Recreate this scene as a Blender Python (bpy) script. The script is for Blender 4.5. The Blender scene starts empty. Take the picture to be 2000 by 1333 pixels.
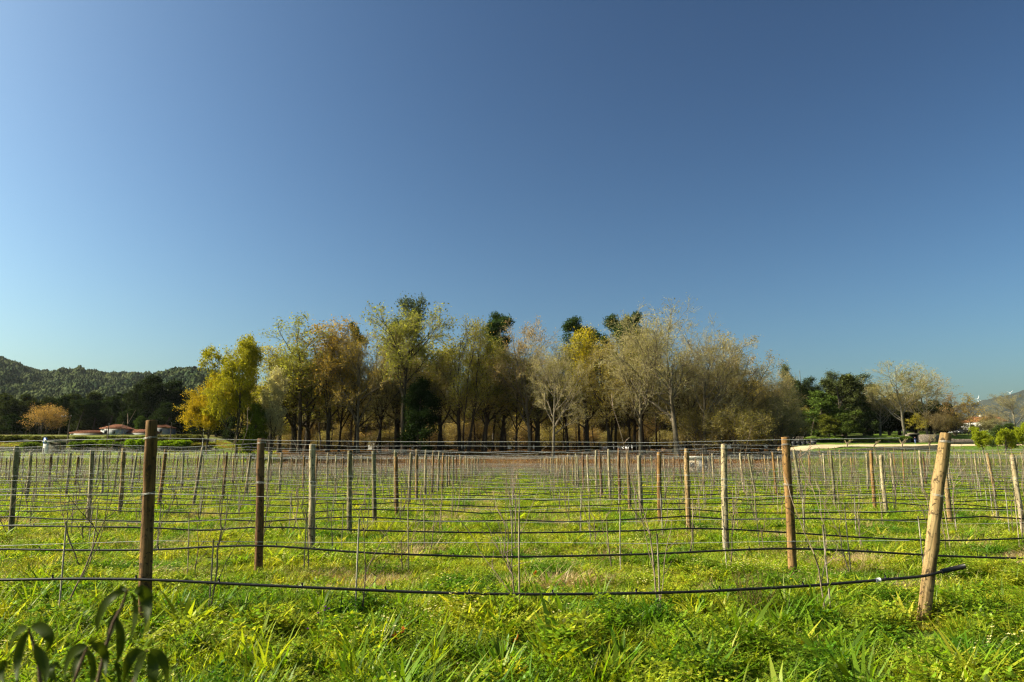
import bpy, math, random
import numpy as np
from mathutils import Vector

# ------------------------------------------------------------------ camera, sky, sun, exposure
sc = bpy.context.scene
COL = sc.collection
PITCH = math.radians(9.935)
CAMZ = 1.6
cam = bpy.data.cameras.new('camera')
cam_ob = bpy.data.objects.new('camera', cam)
COL.objects.link(cam_ob)
sc.camera = cam_ob
cam.sensor_width = 36
cam.lens = 24
cam.clip_start = 0.05
cam.clip_end = 30000
cam_ob.location = (0, 0, CAMZ)
cam_ob.rotation_euler = (math.radians(90) + PITCH, 0, 0)
cam.dof.use_dof = True
cam.dof.focus_distance = 9.5
cam.dof.aperture_fstop = 4.5

SUN_EL, SUN_AZ = 38.0, -91.0          # degrees; azimuth from +Y, negative = left
world = bpy.data.worlds.new('World')
sc.world = world
world.use_nodes = True
wn = world.node_tree
bg = wn.nodes['Background']
sky = wn.nodes.new('ShaderNodeTexSky')
sky.sky_type = 'NISHITA'
sky.sun_disc = False
sky.sun_elevation = math.radians(SUN_EL)
sky.sun_rotation = math.radians(SUN_AZ)
sky.altitude = 50
sky.air_density = 1.0
sky.dust_density = 3.2
sky.ozone_density = 1.2
gm = wn.nodes.new('ShaderNodeGamma')
gm.inputs[1].default_value = 1.75
tint = wn.nodes.new('ShaderNodeMix')
tint.data_type = 'RGBA'
tint.blend_type = 'MULTIPLY'
tint.inputs[0].default_value = 1
tint.inputs[7].default_value = (0.362, 0.408, 0.392, 1)
wn.links.new(sky.outputs[0], tint.inputs[6])
wn.links.new(tint.outputs[2], gm.inputs[0])
wn.links.new(gm.outputs[0], bg.inputs[0])
bg.inputs[1].default_value = 0.1

sl = bpy.data.lights.new('sun', 'SUN')
sl.energy = 5.0
sl.angle = math.radians(0.53)
sl.color = (1.0, 0.90, 0.68)
so = bpy.data.objects.new('sun', sl)
COL.objects.link(so)
el, az = math.radians(SUN_EL), math.radians(SUN_AZ)
SUNV = Vector((math.sin(az) * math.cos(el), math.cos(az) * math.cos(el), math.sin(el)))
so.rotation_euler = (-SUNV).to_track_quat('-Z', 'Y').to_euler()
so.location = (-60, 20, 60)

sc.view_settings.view_transform = 'Standard'
sc.view_settings.look = 'None'
sc.view_settings.exposure = 1.15
sc.view_settings.gamma = 1.0
sc.render.engine = 'CYCLES'
sc.cycles.use_denoising = True
sc.cycles.denoiser = 'OPENIMAGEDENOISE'
sc.cycles.denoising_input_passes = 'RGB_ALBEDO_NORMAL'
sc.cycles.denoising_prefilter = 'NONE'
sc.cycles.filter_width = 1.25
sc.cycles.use_adaptive_sampling = False
sc.cycles.sample_clamp_indirect = 2.5
sc.cycles.max_bounces = 8
sc.cycles.transparent_max_bounces = 8
sc.cycles.transmission_bounces = 4
sc.cycles.volume_bounces = 0
sc.cycles.caustics_reflective = False
sc.cycles.caustics_refractive = False

rng = np.random.default_rng(7)
random.seed(7)
PI = math.pi

# ------------------------------------------------------------------ helpers
def ray(x, y):
    dx, u = (x - 1000) / 1333.0, -(y - 666.5) / 1333.0
    return dx, math.cos(PITCH) - u * math.sin(PITCH), math.sin(PITCH) + u * math.cos(PITCH)

def at(x, y, Y):
    """photo direction (x, y) at distance Y in front of the camera"""
    dx, dy, dz = ray(x, y)
    k = Y / dy
    return np.array((dx * k, Y, CAMZ + dz * k))

def lin(r, g, b):
    f = lambda v: v / 12.92 if v <= .04045 else ((v + .055) / 1.055) ** 2.4
    return (f(r / 255), f(g / 255), f(b / 255), 1)

def tag(o, label=None, cat=None, group=None, kind=None):
    if label: o['label'] = label
    if cat: o['category'] = cat
    if group: o['group'] = group
    if kind: o['kind'] = kind
    return o

def empty(name, loc=(0, 0, 0), rz=0.0):
    o = bpy.data.objects.new(name, None)
    o.empty_display_size = .2
    o.location = loc
    o.rotation_euler = (0, 0, rz)
    COL.objects.link(o)
    return o

def add(name, me, parent=None, loc=None, rot=None, scale=None, color=None):
    o = bpy.data.objects.new(name, me)
    COL.objects.link(o)
    if parent is not None: o.parent = parent
    if loc is not None: o.location = loc
    if rot is not None: o.rotation_euler = rot
    if scale is not None: o.scale = scale if hasattr(scale, '__len__') else (scale,) * 3
    if color is not None: o.color = color if len(color) == 4 else (*color, 1)
    return o

def mk(name, V, parts, mats, smooth=False):
    """parts: list of (faces array (m,k), material index)"""
    me = bpy.data.meshes.new(name)
    V = np.asarray(V, dtype=np.float32).reshape(-1, 3)
    parts = [(np.asarray(f, dtype=np.int32), mi) for f, mi in parts if len(f)]
    me.vertices.add(len(V))
    me.vertices.foreach_set('co', V.ravel())
    loops = np.concatenate([f.ravel() for f, _ in parts])
    tot = np.concatenate([np.full(len(f), f.shape[1], dtype=np.int32) for f, _ in parts])
    mi = np.concatenate([np.full(len(f), m, dtype=np.int32) for f, m in parts])
    start = np.concatenate(([0], np.cumsum(tot)[:-1])).astype(np.int32)
    me.loops.add(len(loops))
    me.loops.foreach_set('vertex_index', loops)
    me.polygons.add(len(tot))
    me.polygons.foreach_set('loop_start', start)
    me.polygons.foreach_set('loop_total', tot)
    me.polygons.foreach_set('material_index', mi)
    if smooth:
        me.polygons.foreach_set('use_smooth', np.ones(len(tot), dtype=bool))
    for m in mats: me.materials.append(m)
    me.update(calc_edges=True)
    me.validate()
    return me

class MB:
    """collects boxes, prisms and tubes into one mesh"""
    def __init__(s): s.V = []; s.F = {}; s.n = 0
    def put(s, V, F, mi=0):
        V = np.asarray(V, float).reshape(-1, 3)
        F = np.asarray(F, int) + s.n
        s.V.append(V); s.n += len(V)
        s.F.setdefault((F.shape[1], mi), []).append(F)
        return s
    def box(s, x0, x1, y0, y1, z0, z1, mi=0, rz=0, c=(0, 0)):
        V = np.array([(x, y, z) for z in (z0, z1) for (x, y) in ((x0, y0), (x1, y0), (x1, y1), (x0, y1))], float)
        if rz:
            ca, sa = math.cos(rz), math.sin(rz)
            V = np.c_[c[0] + V[:, 0] * ca - V[:, 1] * sa, c[1] + V[:, 0] * sa + V[:, 1] * ca, V[:, 2]]
        return s.put(V, [(3, 2, 1, 0), (4, 5, 6, 7), (0, 1, 5, 4), (1, 2, 6, 5), (2, 3, 7, 6), (3, 0, 4, 7)], mi)
    def tube(s, pts, rad, sides=6, mi=0, caps=True):
        P = np.asarray(pts, float)[None]
        R = np.full((1, P.shape[1]), rad, float) if np.isscalar(rad) else np.asarray(rad, float)[None]
        V, F = tubes(P, R, sides)
        s.put(V, F, mi)
        if caps:
            n = P.shape[1]
            b = s.n - n * sides
            s.F.setdefault((sides, mi), []).append(np.array([list(range(b + sides - 1, b - 1, -1)), list(range(b + (n - 1) * sides, b + n * sides))]))
        return s
    def mesh(s, name, mats, smooth=False):
        return mk(name, np.concatenate(s.V), [(np.concatenate(f), k[1]) for k, f in s.F.items()], mats if isinstance(mats, (list, tuple)) else [mats], smooth)
    def build(s, name, mats, parent=None, smooth=False, **k):
        return add(name, s.mesh(name, mats, smooth), parent, **k)

def tubes(P, R, s):
    m, n = P.shape[:2]
    T = np.empty_like(P)
    T[:, 1:-1] = P[:, 2:] - P[:, :-2]
    T[:, 0] = P[:, 1] - P[:, 0]
    T[:, -1] = P[:, -1] - P[:, -2]
    T /= np.linalg.norm(T, axis=2, keepdims=True) + 1e-9
    t0 = T.mean(1)
    ref = np.where(np.abs(t0[:, 2:3]) > .7, np.array([[1., .13, .07]]), np.array([[.11, .07, 1.]]))
    A = np.cross(T, ref[:, None, :])
    A /= np.linalg.norm(A, axis=2, keepdims=True) + 1e-9
    B = np.cross(T, A)
    th = np.arange(s) * 2 * PI / s
    V = P[:, :, None, :] + R[:, :, None, None] * (A[:, :, None, :] * np.cos(th)[None, None, :, None] + B[:, :, None, :] * np.sin(th)[None, None, :, None])
    base = (np.arange(m) * n * s)[:, None, None] + (np.arange(n - 1) * s)[None, :, None]
    k = np.arange(s)[None, None, :]
    k2 = (k + 1) % s
    F = np.stack([base + k, base + s + k, base + s + k2, base + k2], -1).reshape(-1, 4)
    return V.reshape(-1, 3), F

def sstep(a, b, x):
    t = np.clip((x - a) / (b - a), 0, 1)
    return t * t * (3 - 2 * t)

def wob(x, y, s, seed=0):
    """cheap smooth 2D noise, about -1..1"""
    r = np.random.default_rng(seed)
    o = 0
    for i in range(5):
        a, p = r.uniform(0, 2 * PI), r.uniform(0, 2 * PI)
        k = r.uniform(.6, 1.9) / s
        o = o + np.sin((x * math.cos(a) + y * math.sin(a)) * k * 2 * PI + p)
    return o / 2.6

# ------------------------------------------------------------------ materials
def mat(name):
    m = bpy.data.materials.new(name)
    m.use_nodes = True
    nt = m.node_tree
    b = nt.nodes['Principled BSDF']
    b.inputs['Specular IOR Level'].default_value = .25
    return m, nt, b

def N(nt, t, **k):
    n = nt.nodes.new(t)
    for a, v in k.items(): setattr(n, a, v)
    return n

def noise(nt, scale, detail=4, vec=None, rough=.6, dist=0):
    n = N(nt, 'ShaderNodeTexNoise')
    n.inputs['Scale'].default_value = scale
    n.inputs['Detail'].default_value = detail
    n.inputs['Roughness'].default_value = rough
    n.inputs['Distortion'].default_value = dist
    if vec is not None: nt.links.new(vec, n.inputs['Vector'])
    return n.outputs['Fac']

def ramp(nt, fac, stops, inter='LINEAR'):
    r = N(nt, 'ShaderNodeValToRGB')
    r.color_ramp.interpolation = inter
    e = r.color_ramp.elements
    while len(e) < len(stops): e.new(.5)
    for i, (p, c) in enumerate(stops):
        e[i].position = p
        e[i].color = c if len(c) == 4 else (*c, 1)
    nt.links.new(fac, r.inputs[0])
    return r.outputs[0]

def mixc(nt, fac, a, b, mode='MIX'):
    m = N(nt, 'ShaderNodeMix', data_type='RGBA', blend_type=mode)
    for i, v in ((0, fac), (6, a), (7, b)):
        if isinstance(v, (int, float)): m.inputs[i].default_value = v
        elif isinstance(v, tuple): m.inputs[i].default_value = v if len(v) == 4 else (*v, 1)
        else: nt.links.new(v, m.inputs[i])
    return m.outputs[2]

def coords(nt, scale=(1, 1, 1), kind='Object'):
    t = N(nt, 'ShaderNodeTexCoord')
    mp = N(nt, 'ShaderNodeMapping')
    mp.inputs['Scale'].default_value = scale
    nt.links.new(t.outputs[kind], mp.inputs['Vector'])
    return mp.outputs[0]

def bump(nt, b, h, strength=.4, dist=.02):
    n = N(nt, 'ShaderNodeBump')
    n.inputs['Strength'].default_value = strength
    n.inputs['Distance'].default_value = dist
    nt.links.new(h, n.inputs['Height'])
    nt.links.new(n.outputs[0], b.inputs['Normal'])

def simple(name, c, rough=.7, var=.25, scale=6, metal=0, bmp=0):
    m, nt, b = mat(name)
    v = coords(nt)
    f = noise(nt, scale, 5, v)
    lo = tuple(x * (1 - var) for x in c[:3]); hi = tuple(min(1, x * (1 + var)) for x in c[:3])
    nt.links.new(ramp(nt, f, [(.3, lo), (.7, hi)]), b.inputs['Base Color'])
    b.inputs['Roughness'].default_value = rough
    b.inputs['Metallic'].default_value = metal
    if bmp: bump(nt, b, f, bmp)
    return m

def tinted(name, dark=.55, light=1.25, rough=.85, scale=(6, 6, 6), nscale=1.0, bmp=.3, detail=6):
    """object colour times procedural variation"""
    m, nt, b = mat(name)
    oi = N(nt, 'ShaderNodeObjectInfo')
    v = coords(nt, scale)
    f = noise(nt, nscale, detail, v)
    g = ramp(nt, f, [(.3, (dark,) * 3), (.72, (light,) * 3)])
    nt.links.new(mixc(nt, 1.0, oi.outputs['Color'], g, 'MULTIPLY'), b.inputs['Base Color'])
    b.inputs['Roughness'].default_value = rough
    b.inputs['Specular IOR Level'].default_value = .12
    if bmp: bump(nt, b, f, bmp)
    return m

def leafmat(name, col=None, trans=.45, var=.35, gloss=.06, instvar=False, hue=None, patch=0, gain=1.0):
    """thin leaf: diffuse + translucent; colour from the object or given; varied per leaf"""
    m = bpy.data.materials.new(name)
    m.use_nodes = True
    nt = m.node_tree
    nt.nodes.clear()
    out = N(nt, 'ShaderNodeOutputMaterial')
    ge = N(nt, 'ShaderNodeNewGeometry')
    oi = N(nt, 'ShaderNodeObjectInfo')
    base = oi.outputs['Color'] if col is None else None
    if base is None:
        rgb = N(nt, 'ShaderNodeRGB'); rgb.outputs[0].default_value = (*col[:3], 1)
        base = rgb.outputs[0]
    if hue is not None:
        base = mixc(nt, ramp(nt, oi.outputs['Random'], [(.25, (0, 0, 0)), (.9, (1, 1, 1))]), base, hue)
    if patch:
        f = noise(nt, .8, 4, oi.outputs['Location'])
        base = mixc(nt, ramp(nt, f, [(.44, (0, 0, 0)), (.60, (1, 1, 1))]), base, patch)
    v = ramp(nt, ge.outputs['Random Per Island'], [(0, (gain * (1 - var),) * 3), (1, (gain * (1 + var),) * 3)])
    c = mixc(nt, 1.0, base, v, 'MULTIPLY')
    d = N(nt, 'ShaderNodeBsdfDiffuse'); nt.links.new(c, d.inputs[0])
    t = N(nt, 'ShaderNodeBsdfTranslucent')
    nt.links.new(mixc(nt, 1.0, c, (1.45, 1.35, .55), 'MULTIPLY'), t.inputs[0])
    x = N(nt, 'ShaderNodeMixShader'); x.inputs[0].default_value = trans
    nt.links.new(d.outputs[0], x.inputs[1]); nt.links.new(t.outputs[0], x.inputs[2])
    if gloss:
        g = N(nt, 'ShaderNodeBsdfGlossy'); g.inputs['Roughness'].default_value = .45
        g.inputs[0].default_value = (.9, .95, .9, 1)
        y = N(nt, 'ShaderNodeMixShader'); y.inputs[0].default_value = gloss
        nt.links.new(x.outputs[0], y.inputs[1]); nt.links.new(g.outputs[0], y.inputs[2])
        x = y
    nt.links.new(x.outputs[0], out.inputs[0])
    return m

M = {}
M['bark'] = tinted('bark', .5, 1.3, scale=(3, 3, .8), nscale=2.2, bmp=.6)
M['twig'] = tinted('twig_bark', .7, 1.3, scale=(1, 1, 1), nscale=.8, bmp=0)
def twig_mat():
    m, nt, b = mat('lichen_twig')
    oi = N(nt, 'ShaderNodeObjectInfo')
    f = noise(nt, .8, 4, coords(nt))
    c = mixc(nt, .45, oi.outputs['Color'], (.30, .245, .125))
    nt.links.new(mixc(nt, 1.0, c, ramp(nt, f, [(.3, (.95,) * 3), (.7, (1.6,) * 3)]), 'MULTIPLY'), b.inputs['Base Color'])
    b.inputs['Roughness'].default_value = .9
    b.inputs['Specular IOR Level'].default_value = .1
    return m
M['lichen'] = twig_mat()
M['leaf'] = leafmat('tree_leaf', gloss=0, gain=1.22)
M['needle'] = leafmat('needle', trans=.18, var=.45, gloss=0)
M['grass'] = leafmat('grass_blade', (.19, .265, .012), .5, .68, .012, hue=(.36, .335, .03), patch=(.085, .175, .009))
M['herb'] = leafmat('herb_leaf', (.18, .26, .012), .45, .68, .012, hue=(.35, .335, .03), patch=(.075, .165, .009))
M['weed'] = leafmat('weed_leaf', None, .42, .3, .025)
M['straw'] = leafmat('dry_straw', (.36, .27, .13), .25, .4, .02)
M['cream'] = leafmat('cream_petal', (.6, .55, .25), .3, .3, 0)
M['litter'] = leafmat('fallen_leaf_litter', (.17, .085, .035), .2, .5, 0, hue=(.25, .14, .06))
M['shrub_leaf'] = leafmat('shrub_leaf', (.03, .044, .005), .5, .3, .006)
M['shrub_stem'] = simple('shrub_stem', (.09, .05, .035), .7, .3, 30)
M['vine'] = tinted('vine_cane', .55, 1.3, scale=(20, 20, 6), nscale=1, bmp=.3)
M['cane'] = tinted('bamboo_stake', .7, 1.25, scale=(10, 10, 14), nscale=1, bmp=.2)
M['hose'] = simple('black_polythene', (.012, .012, .013), .38, .4, 12)
M['wire'] = simple('galvanised_wire', (.36, .36, .35), .5, .15, 3, .2)
M['tan_path'] = simple('sandy_gravel', (.40, .31, .19), .95, .18, .6, bmp=.3)
M['stone'] = None
M['roof'] = simple('clay_tile', (.23, .09, .042), .85, .3, 1.2, bmp=.4)
M['white'] = simple('white_plaster', (.66, .64, .58), .85, .12, .8)
M['greywall'] = simple('grey_render', (.36, .37, .36), .9, .2, .7)
M['glass'] = simple('dark_window', (.03, .035, .04), .15, .3, 3)
M['dark'] = simple('tunnel_shade', (.012, .012, .012), .9, .3, 3)  # near-black colour standing for the shade inside the tunnel
M['plastic'] = simple('dark_grey_plastic', (.028, .031, .036), .5, .3, 3)
M['polewood'] = simple('pole_wood', (.11, .085, .065), .9, .3, 4)
M['concrete'] = simple('concrete', (.38, .36, .33), .9, .2, 3)
M['blue'] = simple('sign_blue', (.012, .075, .34), .45, .05, 3)
M['signwhite'] = simple('sign_white', (.75, .75, .75), .45, .05, 3)
M['steel'] = simple('painted_steel', (.45, .46, .47), .5, .1, 3, .3)
M['turbine'] = simple('turbine_white', (.8, .8, .8), .5, .04, .05)
M['rubber'] = simple('rubber', (.02, .02, .02), .8, .2, 4)
M['carwhite'] = simple('car_paint_white', (.7, .7, .7), .25, .03, 2)
M['cardark'] = simple('car_paint_dark', (.035, .038, .045), .25, .03, 2)
M['skin'] = simple('skin', (.45, .27, .19), .6, .1, 8)
M['cloth_navy'] = simple('navy_cloth', (.02, .025, .07), .9, .2, 8)
M['cloth_blue'] = simple('light_blue_cloth', (.16, .22, .45), .9, .2, 8)
M['hair'] = simple('dark_hair', (.02, .014, .01), .7, .2, 20)

def stone_mat(name, c1, c2, joint, scale):
    m, nt, b = mat(name)
    v = coords(nt, (1, 1, 1.5))
    vo = N(nt, 'ShaderNodeTexVoronoi', feature='DISTANCE_TO_EDGE'); vo.inputs['Scale'].default_value = scale
    vc = N(nt, 'ShaderNodeTexVoronoi'); vc.inputs['Scale'].default_value = scale
    nt.links.new(v, vo.inputs['Vector']); nt.links.new(v, vc.inputs['Vector'])
    n = noise(nt, 1.2, 5, v)
    sepc = N(nt, 'ShaderNodeSeparateColor'); nt.links.new(vc.outputs['Color'], sepc.inputs[0])
    c = mixc(nt, sepc.outputs[0], c1, c2)
    c = mixc(nt, ramp(nt, n, [(.35, (0, 0, 0)), (.75, (.7, .7, .7))]), c, tuple(x * .5 for x in c1))
    f = ramp(nt, vo.outputs['Distance'], [(0, (0, 0, 0)), (.08, (1, 1, 1))])
    nt.links.new(mixc(nt, f, joint, c), b.inputs['Base Color'])
    b.inputs['Roughness'].default_value = .95
    bump(nt, b, f, .6, .05)
    return m
M['stone'] = stone_mat('granite_rubble', (.26, .21, .16), (.17, .14, .11), (.06, .05, .04), 2.2)
M['stone_dark'] = stone_mat('mossy_stone', (.10, .09, .065), (.06, .06, .04), (.02, .02, .015), 1.6)
M['stone_light'] = stone_mat('pale_granite', (.42, .36, .26), (.33, .28, .2), (.16, .13, .1), 2.4)

# trellis post wood: object colour, long grain, knots and dark streaks
def post_mat():
    m, nt, b = mat('post_wood')
    oi = N(nt, 'ShaderNodeObjectInfo')
    tc = N(nt, 'ShaderNodeTexCoord')
    addv = N(nt, 'ShaderNodeVectorMath', operation='ADD')
    sc3 = N(nt, 'ShaderNodeVectorMath', operation='SCALE'); sc3.inputs['Scale'].default_value = 37
    comb = N(nt, 'ShaderNodeCombineXYZ')
    nt.links.new(oi.outputs['Random'], comb.inputs[0]); nt.links.new(oi.outputs['Random'], comb.inputs[2])
    nt.links.new(comb.outputs[0], sc3.inputs[0])
    nt.links.new(tc.outputs['Object'], addv.inputs[0]); nt.links.new(sc3.outputs[0], addv.inputs[1])
    def mapped(s):
        mp = N(nt, 'ShaderNodeMapping'); mp.inputs['Scale'].default_value = s
        nt.links.new(addv.outputs[0], mp.inputs['Vector']); return mp.outputs[0]
    grain = noise(nt, 1, 8, mapped((42, 42, 2.2)), .65, .6)
    blot = noise(nt, 1, 5, mapped((5, 5, 2.2)), .6, 1.0)
    marks = noise(nt, 1, 4, mapped((14, 14, 12)), .6, 1.5)
    c = mixc(nt, 1.0, oi.outputs['Color'], ramp(nt, grain, [(.32, (.45,) * 3), (.66, (1.35,) * 3)]), 'MULTIPLY')
    c = mixc(nt, ramp(nt, blot, [(.42, (0, 0, 0)), (.68, (.75, .75, .75))]), c, mixc(nt, 1.0, c, (.5, .42, .34), 'MULTIPLY'))
    drk = noise(nt, 1, 3, mapped((9, 9, 1.1)), .5, .5)
    c = mixc(nt, ramp(nt, drk, [(.5, (0, 0, 0)), (.7, (.7, .7, .7))]), c, mixc(nt, 1.0, c, (1.35, 1.5, 1.75), 'MULTIPLY'))
    c = mixc(nt, ramp(nt, marks, [(.55, (0, 0, 0)), (.62, (.9, .9, .9))]), c, (.035, .023, .013))
    nt.links.new(c, b.inputs['Base Color'])
    b.inputs['Roughness'].default_value = .85
    b.inputs['Specular IOR Level'].default_value = .15
    bump(nt, b, grain, .5, .008)
    return m
M['post'] = post_mat()

# ------------------------------------------------------------------ terrain
PC = ([0, 90, 113, 160, 260, 600, 9000], [0, 0, 2.7, 3.7, 6, 9, 12])
PR = ([0, 55, 85, 115, 165, 169, 170.6, 178, 181.5, 186, 200, 260, 600, 9000], [0, 0, 1.1, 2.7, 3.5, 3.55, 4.9, 6.0, 6.3, 8.2, 8.6, 12.5, 14, 14])
PL = ([0, 58, 112, 124, 125.6, 140, 200, 260, 600, 9000], [0, 0, 2.5, 2.8, 4.0, 4.7, 9, 10.5, 14, 14])

def T(x, y):
    x = np.asarray(x, float); y = np.asarray(y, float)
    u = x / np.maximum(y, 1)
    yy = np.clip(y, 0, 9000)
    wr, wl = sstep(.36, .44, u), sstep(-.36, -.44, u)
    wr = np.where(y < 1, 0, wr); wl = np.where(y < 1, 0, wl)
    c = np.interp(yy, *PC)
    z = c * (1 - wr - wl) + np.interp(yy, *PR) * wr + np.interp(yy, *PL) * wl
    return z + .035 * wob(x, y, 3.1, 3) * np.clip(y / 12, .3, 1)

def ground_mesh():
    def axis(lo, hi, step, far):
        a = list(np.arange(lo, hi + .01, step))
        s = step
        while a[-1] < far: s *= 1.25; a.append(a[-1] + s)
        s = step
        while a[0] > -far and lo < 0: s *= 1.25; a.insert(0, a[0] - s)
        return np.array(a)
    xs = axis(-150, 150, 1.5, 4300)
    ys = axis(-40, 215, 1.1, 4300)
    ys = ys[ys >= -41]
    X, Y = np.meshgrid(xs, ys)
    Z = T(X, Y)
    nx, ny = len(xs), len(ys)
    i = (np.arange(ny - 1)[:, None] * nx + np.arange(nx - 1)[None]).ravel()
    F = np.stack([i, i + 1, i + nx + 1, i + nx], -1)
    V = np.c_[X.ravel(), Y.ravel(), Z.ravel()]
    U = V[:, 0] / np.maximum(V[:, 1], 1)
    jit = 3 * wob(V[:, 0], V[:, 1], 14, 5)
    litter = sstep(93, 97, V[:, 1] + jit) * sstep(-.36, -.31, U + .004 * jit) * (1 - sstep(.39, .43, U))
    litter = np.maximum(litter, .75 * sstep(124, 127, V[:, 1]) * sstep(-.34, -.40, U) * (.55 + .45 * np.sin(V[:, 1] * .55 + jit)))
    dry = .5 + .5 * wob(V[:, 0], V[:, 1], 5, 9)
    return V, F, litter, dry

def ground_mat():
    m, nt, b = mat('field_soil_and_turf')
    a = N(nt, 'ShaderNodeAttribute', attribute_name='litter')
    ge = N(nt, 'ShaderNodeNewGeometry')
    n1 = noise(nt, 1.7, 6, ge.outputs['Position'])
    n2 = noise(nt, .16, 4, ge.outputs['Position'])
    n3 = noise(nt, 9, 5, ge.outputs['Position'])
    g = ramp(nt, n1, [(.3, (.035, .055, .008)), (.5, (.075, .13, .013)), (.72, (.13, .15, .03))])
    g = mixc(nt, ramp(nt, n2, [(.45, (0, 0, 0)), (.65, (.5, .5, .5))]), g, (.13, .115, .05))
    l = ramp(nt, n3, [(.3, (.05, .03, .014)), (.55, (.12, .065, .028)), (.75, (.2, .12, .055))])
    l = mixc(nt, ramp(nt, n2, [(.55, (0, 0, 0)), (.7, (.6, .6, .6))]), l, (.09, .11, .02))
    nt.links.new(mixc(nt, a.outputs['Fac'], g, l), b.inputs['Base Color'])
    b.inputs['Roughness'].default_value = 1
    b.inputs['Specular IOR Level'].default_value = .05
    bump(nt, b, n3, .5, .05)
    return m

V, F, litter, dry = ground_mesh()
gme = mk('ground', V, [(F, 0)], [ground_mat()], True)
at_ = gme.attributes.new('litter', 'FLOAT', 'POINT'); at_.data.foreach_set('value', litter.astype(np.float32))
tag(add('ground', gme), 'grassy vineyard ground rising to the trees', kind='structure')

def strip(name, ctr, widths, material, lift, label, kind='structure', n=60):
    """sheet that follows the ground along a centre line"""
    ctr = np.asarray(ctr, float); widths = np.asarray(widths, float)
    t = np.linspace(0, len(ctr) - 1, n)
    cx = np.interp(t, range(len(ctr)), ctr[:, 0]); cy = np.interp(t, range(len(ctr)), ctr[:, 1])
    w = np.interp(t, range(len(ctr)), widths)
    d = np.gradient(np.c_[cx, cy], axis=0); d /= np.linalg.norm(d, axis=1, keepdims=True)
    nrm = np.c_[-d[:, 1], d[:, 0]]
    K = 7
    V = []
    for k in range(K):
        o = (k / (K - 1) - .5)
        e = 1 + (.12 * np.sin(t * 7.3 + k) if k in (0, K - 1) else 0)
        p = np.c_[cx, cy] + nrm * (o * w * e)[:, None]
        V.append(np.c_[p, T(p[:, 0], p[:, 1]) + lift])
    V = np.stack(V, 1).reshape(-1, 3)
    i = (np.arange(n - 1)[:, None] * K + np.arange(K - 1)[None]).ravel()
    return tag(add(name, mk(name, V, [(np.stack([i, i + K, i + K + 1, i + 1], -1), 0)], [material], True)), label, kind=kind)

# sandy estate road on the right and the track at the foot of its wall
def P(px, Y): return (at(px, 890, Y)[0], Y)
strip('road', [P(1480, 168), P(1545, 171), P(1620, 172.6), P(1720, 173.2), P(1800, 173.4), P(1900, 174), P(2080, 176)], [3, 4, 4.2, 4.2, 4.2, 3.5, 3], M['tan_path'], .07, 'pale sandy road climbing past the pruned fruit trees')
strip('path', [P(1570, 160), P(1650, 166), P(1750, 167), P(1840, 163), P(1890, 140), P(1940, 118), P(2030, 100)], [3, 2.4, 2.4, 3.5, 4, 3.2, 3], M['tan_path'], .06, 'bare sandy track along the edge of the vines')

# ------------------------------------------------------------------ hills
def hill(name, prof, Y0, Y1, Y2, material, label, seed, amp, nx=150, ny=60, drop=7):
    px = np.array([p[0] for p in prof]); py = np.array([p[1] for p in prof])
    us = np.linspace(px[0], px[-1], nx)
    hz = np.array([at(u, np.interp(u, px, py) + drop, Y1)[2] for u in us])
    xr = np.array([at(u, 890, 1.0)[0] for u in us])
    ys = np.concatenate([np.linspace(Y0, Y1, ny), np.linspace(Y1, Y2, ny // 3)[1:]])
    V = []
    for y in ys:
        f = sstep(Y0 - (Y1 - Y0) * .4, Y1, y) ** .6 if y <= Y1 else 1 - .6 * sstep(Y1, Y2, y)
        s = Y1 if y >= Y1 else y
        x = xr * s + (xr * (y - s) * .3)
        base = 10.0
        rough = amp * wob(x, np.full_like(x, y), amp * 9, seed) + .4 * amp * wob(x, np.full_like(x, y), amp * 3, seed + 1)
        z = base + (hz - base) * f * (min(y / Y1, 1) if y < Y1 else 1) + rough * f * (1 - .95 * sstep(Y1 - (Y1 - Y0) * .3, Y1, y))
        V.append(np.c_[x, np.full_like(x, y), z])
    foot = V[0].copy(); foot[:, 1] -= 40; foot[:, 2] = -1
    V = np.concatenate([foot] + V)
    n2 = len(ys) + 1
    i = (np.arange(n2 - 1)[:, None] * nx + np.arange(nx - 1)[None]).ravel()
    F = np.stack([i, i + 1, i + nx + 1, i + nx], -1)
    o = tag(add(name, mk(name, V, [(F, 0)], [material], True)), label, kind='structure')
    return V.reshape(n2, nx, 3)

def hill_mat(name, a, b_, c_, s):
    m, nt, b = mat(name)
    ge = N(nt, 'ShaderNodeNewGeometry')
    n1 = noise(nt, s, 8, ge.outputs['Position'], .65)
    nt.links.new(ramp(nt, n1, [(.35, a), (.52, b_), (.68, c_)]), b.inputs['Base Color'])
    b.inputs['Roughness'].default_value = 1
    b.inputs['Specular IOR Level'].default_value = 0
    bump(nt, b, n1, 1, 4)
    return m
HM1 = hill_mat('wooded_hill', (.018, .03, .012), (.035, .05, .018), (.06, .07, .025), .02)
HM2 = hill_mat('far_heath_hill', (.018, .024, .022), (.03, .036, .032), (.045, .048, .042), .006)
hillA = hill('hill', [(-420, 640), (-150, 668), (-40, 690), (0, 704), (30, 712), (62, 722), (100, 722), (130, 718), (170, 722), (205, 726), (240, 724), (290, 732), (340, 745), (420, 770), (520, 800)], 420, 1500, 2100, HM1, 'wooded hillside at far left', 11, 9)
hillB = hill('hill', [(180, 850), (230, 770), (262, 742), (290, 729), (322, 719), (352, 716), (400, 721), (450, 735), (560, 780), (700, 850)], 420, 1050, 1500, HM1, 'nearer wooded spur behind the yellow tree', 21, 6)
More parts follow.
